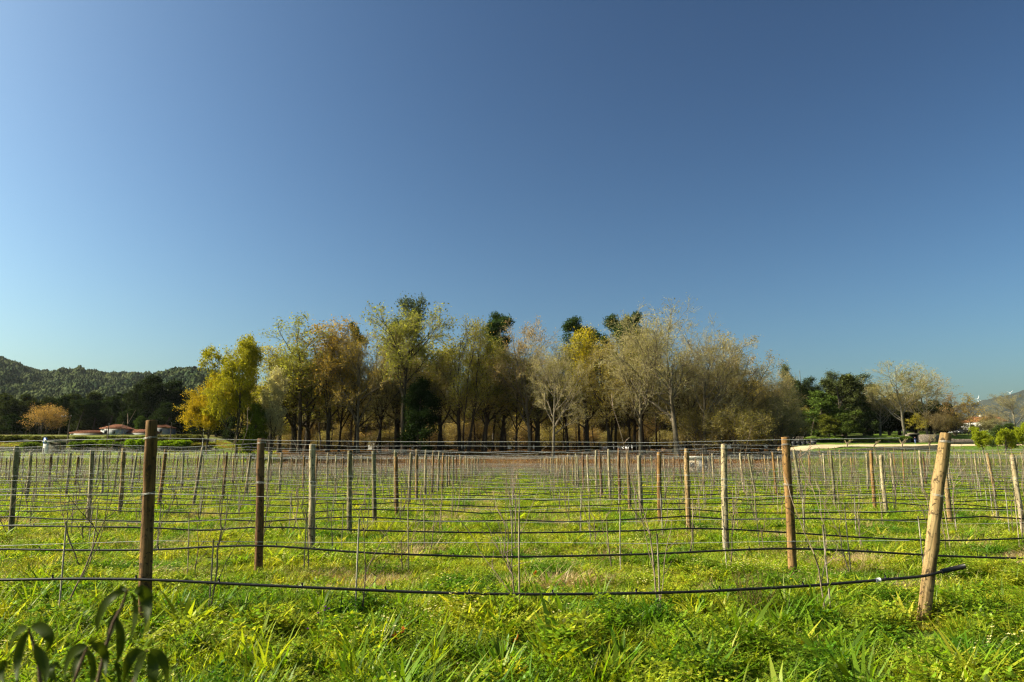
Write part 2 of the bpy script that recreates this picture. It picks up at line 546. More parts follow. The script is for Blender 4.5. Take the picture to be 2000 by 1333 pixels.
hillC = hill('hill', [(1560, 880), (1680, 850), (1780, 822), (1840, 803), (1885, 792), (1930, 788), (1952, 782), (1975, 774), (2000, 768), (2060, 762), (2200, 775), (2500, 820)], 1900, 3600, 4200, HM2, 'distant blue heath hill with wind turbines', 31, 22, drop=0)

# ------------------------------------------------------------------ scatter helper (stuff only)
def proto_collection(name, meshes):
    c = bpy.data.collections.new(name)
    for i, me in enumerate(meshes):
        o = bpy.data.objects.new('%s_%02d' % (name, i), me)
        c.objects.link(o)
    return c

def scatter(name, pts, rot, scl, idx, coll, label, cat=None):
    me = bpy.data.meshes.new(name)
    me.vertices.add(len(pts))
    me.vertices.foreach_set('co', np.asarray(pts, np.float32).ravel())
    a = me.attributes.new('rot', 'FLOAT_VECTOR', 'POINT'); a.data.foreach_set('vector', np.asarray(rot, np.float32).ravel())
    a = me.attributes.new('scl', 'FLOAT_VECTOR', 'POINT'); a.data.foreach_set('vector', np.asarray(scl, np.float32).ravel())
    a = me.attributes.new('idx', 'INT', 'POINT'); a.data.foreach_set('value', np.asarray(idx, np.int32))
    o = add(name, me)
    ng = bpy.data.node_groups.new(name + '_scatter', 'GeometryNodeTree')
    ng.interface.new_socket('Geometry', in_out='INPUT', socket_type='NodeSocketGeometry')
    ng.interface.new_socket('Geometry', in_out='OUTPUT', socket_type='NodeSocketGeometry')
    gi = ng.nodes.new('NodeGroupInput'); go = ng.nodes.new('NodeGroupOutput')
    ip = ng.nodes.new('GeometryNodeInstanceOnPoints')
    ci = ng.nodes.new('GeometryNodeCollectionInfo')
    ci.inputs['Collection'].default_value = coll
    ci.inputs['Separate Children'].default_value = True
    ci.inputs['Reset Children'].default_value = True
    ip.inputs['Pick Instance'].default_value = True
    for nm, ty, sock in (('rot', 'FLOAT_VECTOR', 'Rotation'), ('scl', 'FLOAT_VECTOR', 'Scale'), ('idx', 'INT', 'Instance Index')):
        na = ng.nodes.new('GeometryNodeInputNamedAttribute'); na.data_type = ty
        na.inputs['Name'].default_value = nm
        ng.links.new(na.outputs['Attribute'], ip.inputs[sock])
    ng.links.new(gi.outputs[0], ip.inputs['Points'])
    ng.links.new(ci.outputs[0], ip.inputs['Instance'])
    ng.links.new(ip.outputs[0], go.inputs[0])
    md = o.modifiers.new('scatter', 'NODES'); md.node_group = ng
    return tag(o, label, cat, kind='stuff')

# ------------------------------------------------------------------ trees
def unit(v): return v / (np.linalg.norm(v, axis=-1, keepdims=True) + 1e-9)

def poly(start, d, L, n, wobble, up, r):
    m = len(start)
    P = np.empty((m, n, 3)); P[:, 0] = start
    d = unit(d.copy()); st = (L / (n - 1))[:, None]
    for i in range(1, n):
        P[:, i] = P[:, i - 1] + d * st
        d = unit(d + r.normal(0, wobble, (m, 3)) + np.array([0, 0, up]))
    return P

def inside(p, env):
    zc, rx, ru, rd = env
    dz = p[:, 2] - zc
    return (np.hypot(p[:, 0], p[:, 1]) / rx) ** 2.4 + np.abs(np.where(dz > 0, dz / ru, dz / rd)) ** 2.4 < 1

def kids(P, R, cnt, t0, t1, ang, Lr, n, wobble, up, r, env=None, rr=.6, rmin=.008, absL=None):
    m, nn = P.shape[:2]
    pi = np.repeat(np.arange(m), cnt)
    k = len(pi)
    t = t0 + (t1 - t0) * (np.tile(np.arange(cnt), m) + r.random(k)) / cnt
    f = t * (nn - 1); i = np.minimum(f.astype(int), nn - 2); a = (f - i)[:, None]
    pos = P[pi, i] * (1 - a) + P[pi, i + 1] * a
    rad = R[pi, i] * (1 - a[:, 0]) + R[pi, i + 1] * a[:, 0]
    tan = unit(P[pi, i + 1] - P[pi, i])
    perp = unit(np.cross(tan, r.normal(size=(k, 3))))
    an = np.radians(ang) * r.uniform(.6, 1.3, k)[:, None]
    d = tan * np.cos(an) + perp * np.sin(an)
    d[:, 2] += up * .5
    d = unit(d)
    pl = np.linalg.norm(np.diff(P, axis=1), axis=2).sum(1)[pi]
    L = (pl * Lr if absL is None else np.full(k, absL)) * (1 - .45 * t) * r.uniform(.65, 1.3, k)
    if env is not None:
        for _ in range(6):
            o = ~inside(pos + d * L[:, None], env)
            L = np.where(o, L * .8, L)
    Q = poly(pos, d, L, n, wobble, up, r)
    r0 = np.maximum(rad * rr, rmin)
    return Q, r0[:, None] * np.linspace(1, .4, n)[None]

def leaves(pos, per, spread, size, r, asp=.55, flat=.5):
    p = np.repeat(pos, per, axis=0)
    k = len(p)
    p = p + r.normal(0, spread, (k, 3)) * np.array([1, 1, .8])
    ax = unit(r.normal(size=(k, 3)))
    nm = unit(r.normal(size=(k, 3)) + np.array([0, 0, flat]))
    bx = unit(np.cross(nm, ax))
    s = (size * r.uniform(.6, 1.4, k))[:, None]
    V = np.stack([p - ax * s, p + bx * s * asp, p + ax * s, p - bx * s * asp], 1).reshape(-1, 3)
    F = np.arange(4 * k).reshape(-1, 4)
    return V, F

def assemble(name, wood, twigs, lv, leafm):
    tb = MB()
    for P_, R_, s in wood:
        V, F = tubes(P_, R_, s); tb.put(V, F)
    cb = MB()
    for P_, R_, s in twigs:
        V, F = tubes(P_, R_, s); cb.put(V, F, 0)
    for V, F in lv: cb.put(V, F, 1)
    t = tb.mesh(name + '_trunk', M['bark'], True)
    c = cb.mesh(name + '_crown', [M['lichen'] if leafm == M['leaf'] else M['twig'], leafm])
    A = np.concatenate(cb.V)
    H = np.percentile(A[:, 2], 99)
    W = np.percentile(np.hypot(A[:, 0], A[:, 1]), 90) * 2
    return dict(trunk=t, crown=c, H=H, W=W)

def trunk(r, H, rad, lean=.04, n=9, wobble=.05, up=.08, stems=1, spread=0.3, ratio=.25):
    st = np.c_[r.normal(0, spread if stems > 1 else 0, (stems, 2)), np.full(stems, -.3)]
    d = np.c_[r.normal(0, lean, (stems, 2)) + st[:, :2] * (.25 if stems > 1 else 0), np.ones(stems)]
    Ls = np.full(stems, H) * (r.uniform(.8, 1.0, stems) if stems > 1 else 1)
    P_ = poly(st, d, Ls, n, wobble, up, r)
    R_ = (rad * (r.uniform(.6, 1, stems) if stems > 1 else np.ones(stems)))[:, None] * np.linspace(1, ratio, n)[None] ** .9
    R_[:, 0] *= 1.35
    return P_, R_

def deciduous(name, seed, H=20, W=13, tr=.75, rad=.32, first=.3, nl=(11, 7, 7, 5), per=2, lsize=.13, lspread=.35, stems=1, ang=50, up=.12, low=.3, fine=.012, leafm=None, spreadstem=.5):
    r = np.random.default_rng(seed)
    zc = H * (low + (1 - low) * .45)
    env = (zc, W / 2, H - zc, zc - H * low * .75)
    P0, R0 = trunk(r, H * tr, rad, stems=stems, spread=spreadstem)
    P1, R1 = kids(P0, R0, nl[0], first, 1, ang, 1, 7, .13, up, r, env, .6, .05, absL=W * .62)
    P2, R2 = kids(P1, R1, nl[1], .25, 1, 45, .55, 5, .16, up * .6, r, env, .6, .025)
    P3, R3 = kids(P2, R2, nl[2], .2, 1, 42, .6, 4, .2, .04, r, env, .6, .014)
    P4, R4 = kids(P3, R3, nl[3], .15, 1, 40, .6, 3, .22, .03, r, env, .6, fine)
    tw = [(P3, R3, 3), (P4, R4, 3)]
    lv = []
    if per:
        tips = P4[:, 1:].reshape(-1, 3)
        if per < 1:
            tips = tips[r.random(len(tips)) < per]; p_ = 1
        else: p_ = int(per)
        lv = [leaves(tips, p_, lspread, lsize, r)]
    return assemble(name, [(P0, R0, 9), (P1, R1, 6), (P2, R2, 4)], tw, lv, leafm or M['leaf'])

def evergreen(name, seed, H=14, W=9, first=.25, tr=.85, rad=.3, nl=(18, 8, 6), per=10, lsize=.2, lspread=.5, ang=65, up=.08, low=.15, asp=.5, leafm=None, stems=1):
    r = np.random.default_rng(seed)
    zc = H * (low + (1 - low) * .45)
    env = (zc, W / 2, H - zc, zc - H * low * .8)
    P0, R0 = trunk(r, H * tr, rad, stems=stems)
    P1, R1 = kids(P0, R0, nl[0], first, 1, ang, 1, 6, .1, up, r, env, .5, .04, absL=W * .58)
    P2, R2 = kids(P1, R1, nl[1], .35, 1, 45, .45, 4, .15, up, r, env, .5, .02)
    P3, R3 = kids(P2, R2, nl[2], .4, 1, 40, .5, 3, .2, up, r, env, .5, .012)
    lv = [leaves(P3[:, 1:].reshape(-1, 3), per, lspread, lsize, r, asp)]
    return assemble(name, [(P0, R0, 9), (P1, R1, 5)], [(P2, R2, 3), (P3, R3, 3)], lv, leafm or M['needle'])

TR = {
    'oak': deciduous('oak', 1, H=21, W=19, tr=.55, rad=.36, first=.34, nl=(13, 8, 7, 6), per=.4, lsize=.10, ang=50, up=.11, low=.1, fine=.014),
    'oak2': deciduous('oak2', 2, H=20, W=17, tr=.65, rad=.3, first=.28, nl=(14, 8, 6, 6), per=.5, lsize=.11, ang=50, up=.1, low=.08, fine=.013),
    'tall': deciduous('tall', 3, H=21, W=11, tr=.75, rad=.25, first=.28, nl=(15, 7, 6, 6), per=.65, lsize=.115, ang=40, up=.16, low=.15, fine=.011),
    'tall2': deciduous('tall2', 4, H=20, W=10, tr=.7, rad=.23, first=.28, nl=(15, 7, 6, 6), per=.65, lsize=.12, lspread=.4, ang=40, up=.15, low=.12, fine=.011),
    'multi': deciduous('multi', 5, H=20, W=9, tr=.75, rad=.17, first=.25, nl=(7, 6, 6, 5), per=.65, lsize=.11, stems=4, ang=32, up=.18, low=.1, spreadstem=.5),
    'vase': deciduous('vase', 6, H=21, W=13, tr=.55, rad=.3, first=.5, nl=(13, 8, 7, 6), per=.65, lsize=.11, ang=36, up=.14, low=.25, fine=.012),
    'plane': deciduous('plane', 26, H=20, W=17, tr=.62, rad=.25, first=.3, nl=(13, 8, 7, 6), per=.35, lsize=.11, ang=40, up=.15, low=.2, fine=.013),
    'leafy': deciduous('leafy', 7, H=16, W=12, tr=.7, rad=.22, first=.2, nl=(13, 8, 7, 5), per=4, lsize=.115, lspread=.28, ang=58, up=.1, low=.1),
    'thin': deciduous('thin', 8, H=15, W=6, tr=.85, rad=.11, first=.3, nl=(12, 6, 5, 4), per=.5, lsize=.11, ang=42, up=.1, low=.2, fine=.011),
    'thin2': deciduous('thin2', 9, H=14, W=7, tr=.8, rad=.10, first=.22, nl=(13, 6, 5, 4), per=.7, lsize=.115, ang=48, up=.08, low=.12, fine=.011),
    'shrubby': deciduous('shrubby', 10, H=9, W=9, tr=.6, rad=.1, first=.1, nl=(8, 7, 6, 5), per=.5, lsize=.09, stems=4, ang=50, up=.08, low=.02, fine=.010),
    'blossom': deciduous('blossom', 11, H=11, W=6, tr=.7, rad=.11, first=.2, nl=(10, 6, 6, 5), per=2, lsize=.09, lspread=.2, stems=2, ang=42, up=.12, low=.1),
    'pine': evergreen('pine', 12, H=22, W=8, first=.55, tr=.95, rad=.22, nl=(22, 7, 5), per=10, lsize=.24, lspread=.36, ang=72, up=.08, low=.52, asp=.22),
    'pine2': evergreen('pine2', 13, H=21, W=7, first=.45, tr=.95, rad=.22, nl=(20, 7, 5), per=8, lsize=.26, lspread=.35, ang=70, up=.08, low=.4, asp=.22),
    'eucalypt': evergreen('eucalypt', 14, H=22, W=9, first=.5, tr=.85, rad=.22, nl=(11, 7, 6), per=9, lsize=.2, lspread=.5, ang=40, up=.12, low=.45, asp=.3),
    'dense': evergreen('dense', 15, H=13, W=10, first=.1, tr=.85, rad=.3, nl=(22, 9, 6), per=9, lsize=.2, lspread=.42, ang=62, up=.08, low=.04, asp=.5),
    'laurel': evergreen('laurel', 16, H=12, W=6.5, first=.05, tr=.9, rad=.2, nl=(26, 8, 5), per=9, lsize=.17, lspread=.4, ang=60, up=.1, low=.02, asp=.45),
    'citrus': evergreen('citrus', 17, H=3.6, W=3.2, first=.3, tr=.7, rad=.09, nl=(16, 8, 6), per=5, lsize=.085, lspread=.12, ang=58, up=.08, low=.22, asp=.5, leafm=M['leaf']),
    'bush': evergreen('bush', 18, H=2.2, W=3.2, first=.02, tr=.6, rad=.05, nl=(16, 8, 6), per=5, lsize=.08, lspread=.12, ang=70, up=.06, low=.0, asp=.5, leafm=M['leaf'], stems=3),
}
def pruned():
    r = np.random.default_rng(19)
    P0, R0 = trunk(r, 1.0, .13, n=5, ratio=.8)
    P1, R1 = kids(P0, R0, 6, .75, 1, 48, 1, 6, .16, .1, r, None, .6, .05, absL=2.4)
    P2, R2 = kids(P1, R1, 5, .5, 1, 35, .35, 4, .15, .1, r, None, .6, .025)
    P3, R3 = kids(P2, R2, 4, .4, 1, 35, .5, 3, .2, .1, r, None, .6, .012)
    return assemble('pruned', [(P0, R0, 8), (P1, R1, 6)], [(P2, R2, 4), (P3, R3, 3)], [leaves(P3[:5, 1], 1, .05, .03, r)], M['leaf'])
TR['pruned'] = pruned()

def plant_tree(kind, px, Y, top, width, leaf, label, cat='tree', group=None, name='tree', bark=(.12, .10, .075), twig=None, rz=None, dz=0, tilt=0):
    t = TR[kind]
    X = float(at(px, 880, Y)[0])
    z = float(T(X, Y)) - .05 + dz
    h = at(px, top, Y)[2] - z
    w = width * Y / 1333
    o = empty(name, (X, Y, z), rng.uniform(0, 2 * PI) if rz is None else rz)
    o.scale = (w / t['W'], w / t['W'], h / t['H'])
    o.rotation_euler[1] = 0
    if tilt: o.rotation_euler = (0, math.radians(tilt), 0)
    add('trunk', t['trunk'], o, color=bark)
    c = add('crown', t['crown'], o, color=leaf)
    tag(o, label, cat, group)
    return o

OL, YG, GO, OR, BR = (.155, .152, .032), (.175, .185, .032), (.28, .22, .03), (.21, .145, .036), (.19, .14, .055)
DK, PN, EU, GY = (.018, .032, .009), (.036, .062, .02), (.08, .10, .048), (.205, .185, .09)
G1 = 'trees of the grove behind the vineyard'
grove = [
 ('leafy', 462, 103, 668, 122, (.195, .19, .018), 'yellow-green leafy tree at the left end of the grove', .3),
 ('leafy', 402, 106, 736, 100, (.245, .185, .014), 'low golden tree on the outer left edge of the grove', 2.2),
 ('laurel', 489, 104, 792, 46, (.12, .15, .015), 'small lime-green bushy tree beside the yellow tree', 1),
 ('blossom', 522, 106, 725, 66, (.34, .32, .22), 'pale blossoming small tree behind the lime-green bush', 0),
 ('tall2', 546, 116, 676, 96, (.2, .18, .03), 'olive twiggy tree between blossoming and tall olive trees', 2),
 ('tall', 585, 112, 622, 128, YG, 'tall olive-leaved tree on the left shoulder of the grove', 4),
 ('tall2', 640, 114, 630, 100, OR, 'tall tree with rusty orange top left of the leaning trunk', 1.5),
 ('oak2', 700, 113, 638, 150, (.21, .155, .036), 'gold-brown broad tree with a leaning dark trunk', 5),
 ('vase', 790, 110, 600, 150, (.165, .172, .042), 'tallest fan-shaped tree with dark ivy-clad trunk', .8),
 ('laurel', 818, 109, 745, 66, DK, 'dark evergreen laurel in front of the fan-shaped tree', 2),
 ('multi', 905, 112, 624, 105, (.19, .175, .035), 'grey-green tree with many upright stems near grove middle', 2.5),
 ('pine', 962, 127, 616, 70, PN, 'dark pine poking above the middle of the grove', 0),
 ('tall', 948, 116, 652, 88, OL, 'olive tree with slanting thin trunk below the middle pine', 2),
 ('oak2', 1034, 114, 626, 140, (.215, .155, .07), 'russet-grey twiggy tree right of the middle pine', 3),
 ('oak', 1080, 106, 672, 135, GY, 'low forked grey tree standing forward at the field edge', 1),
 ('pine', 1133, 128, 624, 74, PN, 'dark pine left of the bright yellow crown', 2),
 ('pine', 1203, 126, 620, 84, PN, 'broad dark pine right of the bright yellow crown', 1),
 ('pine', 1256, 130, 616, 62, PN, 'dark pine just peeping over the great bare oak', 3.5),
 ('tall2', 1145, 120, 644, 58, (.30, .25, .014), 'slim tree with bright yellow crown between the pines', 1),
 ('tall', 1190, 116, 668, 90, (.20, .165, .045), 'brownish slim tree left of the great bare oak', 5),
 ('oak', 1252, 111, 622, 170, GY, 'grey twiggy oak leaning against the great bare oak', 5.1),
 ('oak', 1322, 107, 606, 235, (.21, .195, .09), 'great bare oak with pale wide branches on the right', 2.6),
 ('oak', 1376, 110, 626, 150, (.20, .18, .085), 'pale twiggy tree filling the right side of the oak dome', 0.4),
 ('oak2', 1408, 113, 660, 175, (.20, .17, .07), 'bare brown-grey tree right of the great oak', 1),
 ('oak2', 1462, 115, 688, 155, (.225, .16, .04), 'rusty rounded tree on the descending right end', 4),
 ('oak', 1508, 116, 712, 110, (.20, .165, .065), 'twiggy tree near the right end of the grove', 0),
 ('shrubby', 1512, 113, 768, 100, GY, 'lowest grey bushy tree at the grove right tip', 2),
 ('shrubby', 1440, 107, 800, 130, (.21, .18, .05), 'grey scrub at the foot of the rusty rounded tree', 1),
 ('shrubby', 1365, 110, 800, 100, (.20, .17, .05), 'grey thicket right of the great oak trunk', 3),
 ('eucalypt', 781, 140, 586, 80, EU, 'eucalyptus whose tuft tops the fan-shaped tree', 0),
 ('pine2', 686, 134, 634, 40, PN, 'small dark pine tip behind the gold-brown tree', 2),
]
for kind, px, Y, top, w, c, lab, rz in grove:
    pale = kind in ('oak', 'oak2', 'shrubby')
    plant_tree(kind, px, Y, top, w, c, lab, 'tree', G1, 'grove_tree', bark=(.15, .125, .085) if pale else (.062, .048, .032), rz=rz)
rb = np.random.default_rng(44)
def inner_label(x):
    for lim, txt in ((580, 'behind the blossoming small tree'), (660, 'behind the rusty-topped tall tree'), (750, 'behind the gold-brown broad tree'), (850, 'behind the fan-shaped tree and laurel'), (930, 'behind the many-stemmed grey-green tree'), (1010, 'below the middle pine'), (1100, 'behind the low forked grey tree'), (1180, 'below the bright yellow crown'), (1260, 'below the broad dark pine'), (1340, 'behind the great bare oak'), (1420, 'just right of the great bare oak'), (9999, 'behind the rusty rounded tree')):
        if x < lim: return 'slender inner grove tree ' + txt
kinds = ['thin', 'thin2', 'tall', 'thin', 'multi', 'thin2', 'tall2']
n_ = 0
for row, (Y, step) in enumerate(((118, 40), (131, 50), (143, 26))):
    x = 520 + row * 9
    while x < 1540:
        Yj = Y + rb.uniform(-4, 4)
        top = np.interp(x, [520, 600, 720, 1000, 1300, 1420, 1540], [760, 670, 670, 680, 680, 715, 790]) + rb.uniform(0, 60)
        c = [OL, (.17, .14, .042), (.15, .148, .04), (.185, .145, .045), (.17, .155, .08)][rb.integers(5)]
        plant_tree(('thin', 'thin2')[rb.integers(2)] if row == 2 else kinds[rb.integers(7)] if row > 0 else ('oak2', 'tall', 'tall2', 'oak')[rb.integers(4)], x + rb.uniform(-9, 9), Yj, top - (26 if row == 0 else 0), rb.uniform(45, 65) if row == 2 else rb.uniform(75, 115) if row else rb.uniform(100, 145), c, inner_label(x), 'tree', 'inner trees: ' + inner_label(x), 'grove_tree', bark=(.05, .038, .026))
        x += step * rb.uniform(.8, 1.25)
# low undergrowth behind the trunks
for i in range(26):
    x = 560 + i * 37 + rb.uniform(-12, 12)
    plant_tree('shrubby', x, 150 + rb.uniform(-10, 18), 832 + rb.uniform(-16, 16), rb.uniform(50, 80), [(.20, .15, .05), (.22, .145, .05), (.17, .145, .045)][i % 3], 'low brown undergrowth bush ' + inner_label(x)[25:].strip(), 'bush', 'undergrowth bushes behind the grove', 'undergrowth_bush', bark=(.06, .045, .03))

# wood far behind the grove, seen only as dark mass between the trunks
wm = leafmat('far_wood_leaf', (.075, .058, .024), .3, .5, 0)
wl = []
for nm in ('laurel', 'dense'):
    me = TR[nm]['crown'].copy(); me.materials.clear(); me.materials.append(wm); me.materials.append(wm); wl.append(me)
wc = proto_collection('far_wood_tree', wl)
n_ = 300
wy = rb.uniform(190, 270, n_); wx = (rb.uniform(470, 1570, n_) - 1000) / 1333 * wy
ws = rb.uniform(.7, 1.15, n_)
scatter('far_wood', np.c_[wx, wy, T(wx, wy) - .6], np.c_[np.zeros((n_, 2)), rb.uniform(0, 6.28, n_)], np.c_[ws * 1.35, ws * 1.35, ws * 1.35], rb.integers(0, 2, n_), wc, 'dark wood far behind the grove trunks', 'woodland')

def more_wood(name, n, x0, x1, y0, y1, lo, hi, label):
    wy = rb.uniform(y0, y1, n); wx = (rb.uniform(x0, x1, n) - 1000) / 1333 * wy
    ws = rb.uniform(lo, hi, n)
    scatter(name, np.c_[wx, wy, T(wx, wy) - .6], np.c_[np.zeros((n, 2)), rb.uniform(0, 6.28, n)], np.c_[ws * 1.3, ws * 1.3, ws], rb.integers(0, 2, n), wc, label, 'woodland')
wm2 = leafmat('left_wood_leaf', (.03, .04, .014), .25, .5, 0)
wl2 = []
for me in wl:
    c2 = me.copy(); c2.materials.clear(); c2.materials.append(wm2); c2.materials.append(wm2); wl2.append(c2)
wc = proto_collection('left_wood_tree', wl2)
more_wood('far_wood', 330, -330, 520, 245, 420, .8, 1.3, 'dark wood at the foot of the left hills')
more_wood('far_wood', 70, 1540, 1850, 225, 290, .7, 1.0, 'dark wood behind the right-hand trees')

# left background
for px, Y, top, w, k, c, lab in [
 (78, 205, 793, 70, 'shrubby', (.27, .17, .06), 'round tan-brown tree left of the dark pine wood'),
 (20, 215, 812, 40, 'dense', DK, 'dark bush-like tree at the far left edge'),
 (48, 225, 818, 34, 'pine2', DK, 'small dark tree between edge and tan-brown tree'),
 (112, 232, 775, 44, 'pine2', (.022, .036, .012), 'first dark pine right of the tan-brown tree'),
 (145, 238, 780, 46, 'pine2', (.024, .04, .014), 'second dark pine right of the tan-brown tree'),
 (176, 242, 784, 42, 'pine2', (.02, .034, .012), 'dark pine above the left end of the red roofs'),
 (206, 238, 778, 46, 'pine2', (.024, .038, .013), 'dark pine straight behind the house with hipped roof'),
 (236, 240, 770, 48, 'pine2', (.022, .036, .012), 'dark pine just right of the hipped roof'),
 (262, 236, 764, 50, 'eucalypt', (.026, .036, .016), 'dark eucalyptus left of the highest dark crown'),
 (298, 232, 738, 78, 'dense', (.018, .027, .01), 'highest broad dark crown of the left wood'),
 (340, 236, 752, 66, 'dense', (.019, .03, .011), 'dark rounded crown touching the golden tree'),
 (372, 228, 775, 50, 'dense', (.016, .025, .01), 'dark crown hidden partly by the golden tree'),
 (318, 222, 790, 60, 'laurel', (.02, .034, .01), 'dark lower evergreen beneath the highest crown'),
 (262, 224, 800, 52, 'laurel', (.022, .036, .011), 'dark lower evergreen right of the house'),
 (272, 216, 814, 22, 'laurel', (.06, .10, .02), 'small fresh green tree right of the house'),
 (420, 190, 820, 70, 'dense', (.02, .03, .01), 'dark evergreen behind the golden tree trunks'),
 (470, 185, 815, 60, 'dense', (.022, .033, .011), 'dark evergreen behind the lime-green bush')]:
    plant_tree(k, px, Y, top, w, c, lab, 'tree', 'trees of the left background', 'background_tree', bark=(.05, .04, .03))

# right background
for px, Y, top, w, k, c, lab in [
 (1543, 200, 714, 34, 'eucalypt', EU, 'tall eucalyptus tuft right of the grove'),
 (1575, 205, 748, 46, 'dense', (.04, .055, .016), 'olive evergreen below the antenna mast'),
 (1597, 203, 738, 40, 'eucalypt', (.035, .05, .02), 'dark eucalyptus right of the antenna mast'),
 (1632, 206, 727, 46, 'eucalypt', EU, 'flat-topped eucalyptus above the dark evergreens'),
 (1560, 190, 790, 62, 'laurel', (.05, .062, .018), 'dark evergreen at the left end of the right wood'),
 (1600, 188, 768, 66, 'laurel', (.065, .10, .018), 'fresh green cypress-like tree behind the grey bins'),
 (1650, 194, 738, 74, 'dense', (.055, .065, .02), 'big dark rounded evergreen with brown tinge'),
 (1690, 192, 775, 50, 'laurel', (.03, .045, .013), 'dark narrow evergreen left of the pale bare tree'),
 (1622, 184, 812, 46, 'dense', (.10, .11, .016), 'olive-yellow bushy tree above the hedge'),
 (1655, 184, 802, 58, 'dense', (.06, .085, .016), 'green bushy tree with golden top above the hedge'),
 (1705, 206, 732, 60, 'eucalypt', EU, 'eucalyptus left of the tall pale bare tree'),
 (1722, 195, 750, 90, 'plane', (.16, .14, .05), 'grey leaning bare tree beside the tall pale one'),
 (1770, 190, 712, 125, 'plane', (.17, .165, .06), 'tall pale bare tree above the tunnel mouth'),
 (1814, 196, 731, 95, 'plane', (.18, .14, .045), 'dark-limbed bare tree right of the tall pale one'),
 (1760, 212, 770, 80, 'dense', (.022, .03, .01), 'dark evergreen behind the tall pale bare tree'),
 (1822, 208, 800, 70, 'dense', (.03, .035, .013), 'dark evergreen behind the dark-limbed bare tree'),
 (1702, 200, 792, 70, 'dense', (.02, .03, .01), 'dark evergreen behind the grey leaning bare tree'),
 (1740, 206, 800, 74, 'dense', (.025, .034, .011), 'dark evergreen between leaning and tall pale trees'),
 (1792, 204, 798, 80, 'dense', (.03, .036, .012), 'brownish evergreen right behind the yellow-leaved tree'),
 (1850, 212, 812, 60, 'dense', (.035, .034, .012), 'low dark evergreen left of the reddish young tree'),
 (1798, 186, 808, 36, 'thin2', (.26, .23, .02), 'small yellow-leaved tree beside the tunnel mouth'),
 (1830, 186, 806, 50, 'shrubby', (.12, .09, .04), 'bare brown shrub tree right of the tunnel mouth'),
 (1866, 200, 769, 48, 'thin2', (.2, .125, .055), 'reddish-brown young tree before the far hill'),
 (1868, 192, 810, 54, 'shrubby', (.19, .14, .04), 'low orange-brown tree under the reddish young tree'),
 (1903, 205, 772, 54, 'thin2', (.22, .16, .03), 'tawny young tree left of the right house'),
 (1900, 190, 828, 46, 'shrubby', (.13, .11, .04), 'olive shrub before the right house'),
 (1945, 215, 820, 50, 'shrubby', (.12, .12, .05), 'grey shrub under the orange roof'),
 (1990, 190, 768, 82, 'oak2', (.16, .145, .075), 'grey-beige leafless tree at the right edge'),
 (1945, 235, 806, 40, 'shrubby', (.15, .12, .06), 'brown bush beside the grey-beige tree'),
 (1965, 165, 830, 44, 'dense', (.04, .06, .015), 'dark green shrub behind the citrus trees')]:
    plant_tree(k, px, Y, top, w, c, lab, 'tree', 'trees of the right background', 'background_tree', bark=(.17, .15, .11) if k in ('plane', 'oak2') else (.07, .055, .04))
for px, Y, top, w, lab in [(1921, 116, 836, 36, 'left citrus tree of three on the right lawn'), (1962, 113, 840, 34, 'middle citrus tree of three on the right lawn'), (2000, 119, 828, 48, 'right citrus tree of three at the picture edge')]:
    plant_tree('citrus', px, Y, top, w, (.17, .20, .012), lab, 'tree', 'citrus trees on the right lawn', 'citrus_tree', bark=(.13, .11, .08))
for px, Y, top, w, lab in [(1655, 170.9, 858, 22, 'leftmost pruned fruit tree along the sandy road'), (1708, 171.1, 860, 22, 'second pruned fruit tree along the sandy road'), (1763, 171.2, 856, 22, 'third pruned fruit tree, left of the tunnel'), (1816, 171.3, 848, 30, 'largest pruned fruit tree, right of the tunnel')]:
    plant_tree('pruned', px, Y, top, w, (.14, .13, .05), lab, 'fruit tree', 'pruned fruit trees along the road', 'fruit_tree', bark=(.16, .12, .08), dz=.0)

# shrubs and hedges
for i, (px, Y, top, w, c, lab) in enumerate([
 (66, 124, 866, 50, (.055, .085, .015), 'dark green shrub left of the bus stop sign'),
 (108, 127, 866, 30, (.05, .08, .015), 'dark shrub right of the bus shelter'),
 (160, 126, 864, 40, (.055, .095, .014), 'green shrub left of the middle utility pole'),
 (192, 127, 859, 46, (.11, .17, .014), 'yellow-green shrub at the middle utility pole'),
 (228, 126, 864, 34, (.06, .10, .015), 'dark green shrub right of the middle pole'),
 (274, 125.5, 859, 46, (.13, .21, .014), 'bright lime shrub behind the large near post'),
 (322, 125.5, 862, 36, (.12, .19, .014), 'lime shrub right of the large near post'),
 (352, 125.5, 861, 36, (.13, .2, .014), 'round lime shrub below the dark wood'),
 (398, 126, 866, 40, (.1, .09, .02), 'brownish shrub at the foot of the golden tree'),
 (30, 152, 852, 60, (.05, .06, .016), 'dull hedge shrub above the dark wall at far left'),
 (100, 151, 853, 60, (.055, .06, .018), 'dull hedge shrub above the bus shelter'),
 (165, 151, 854, 56, (.05, .065, .016), 'dull hedge shrub below the long low shed'),
 (240, 151, 853, 60, (.06, .07, .018), 'dull hedge shrub right below the grey house'),
 (310, 151, 852, 60, (.055, .06, .018), 'dull hedge shrub below the half hidden house'),
 (365, 150, 850, 60, (.07, .075, .025), 'dull hedge shrub below the dark rounded crown')]):
    plant_tree('bush', px, Y, top, w, c, lab, 'shrub', 'shrubs on the left terrace', 'green_shrub', bark=(.07, .05, .035))
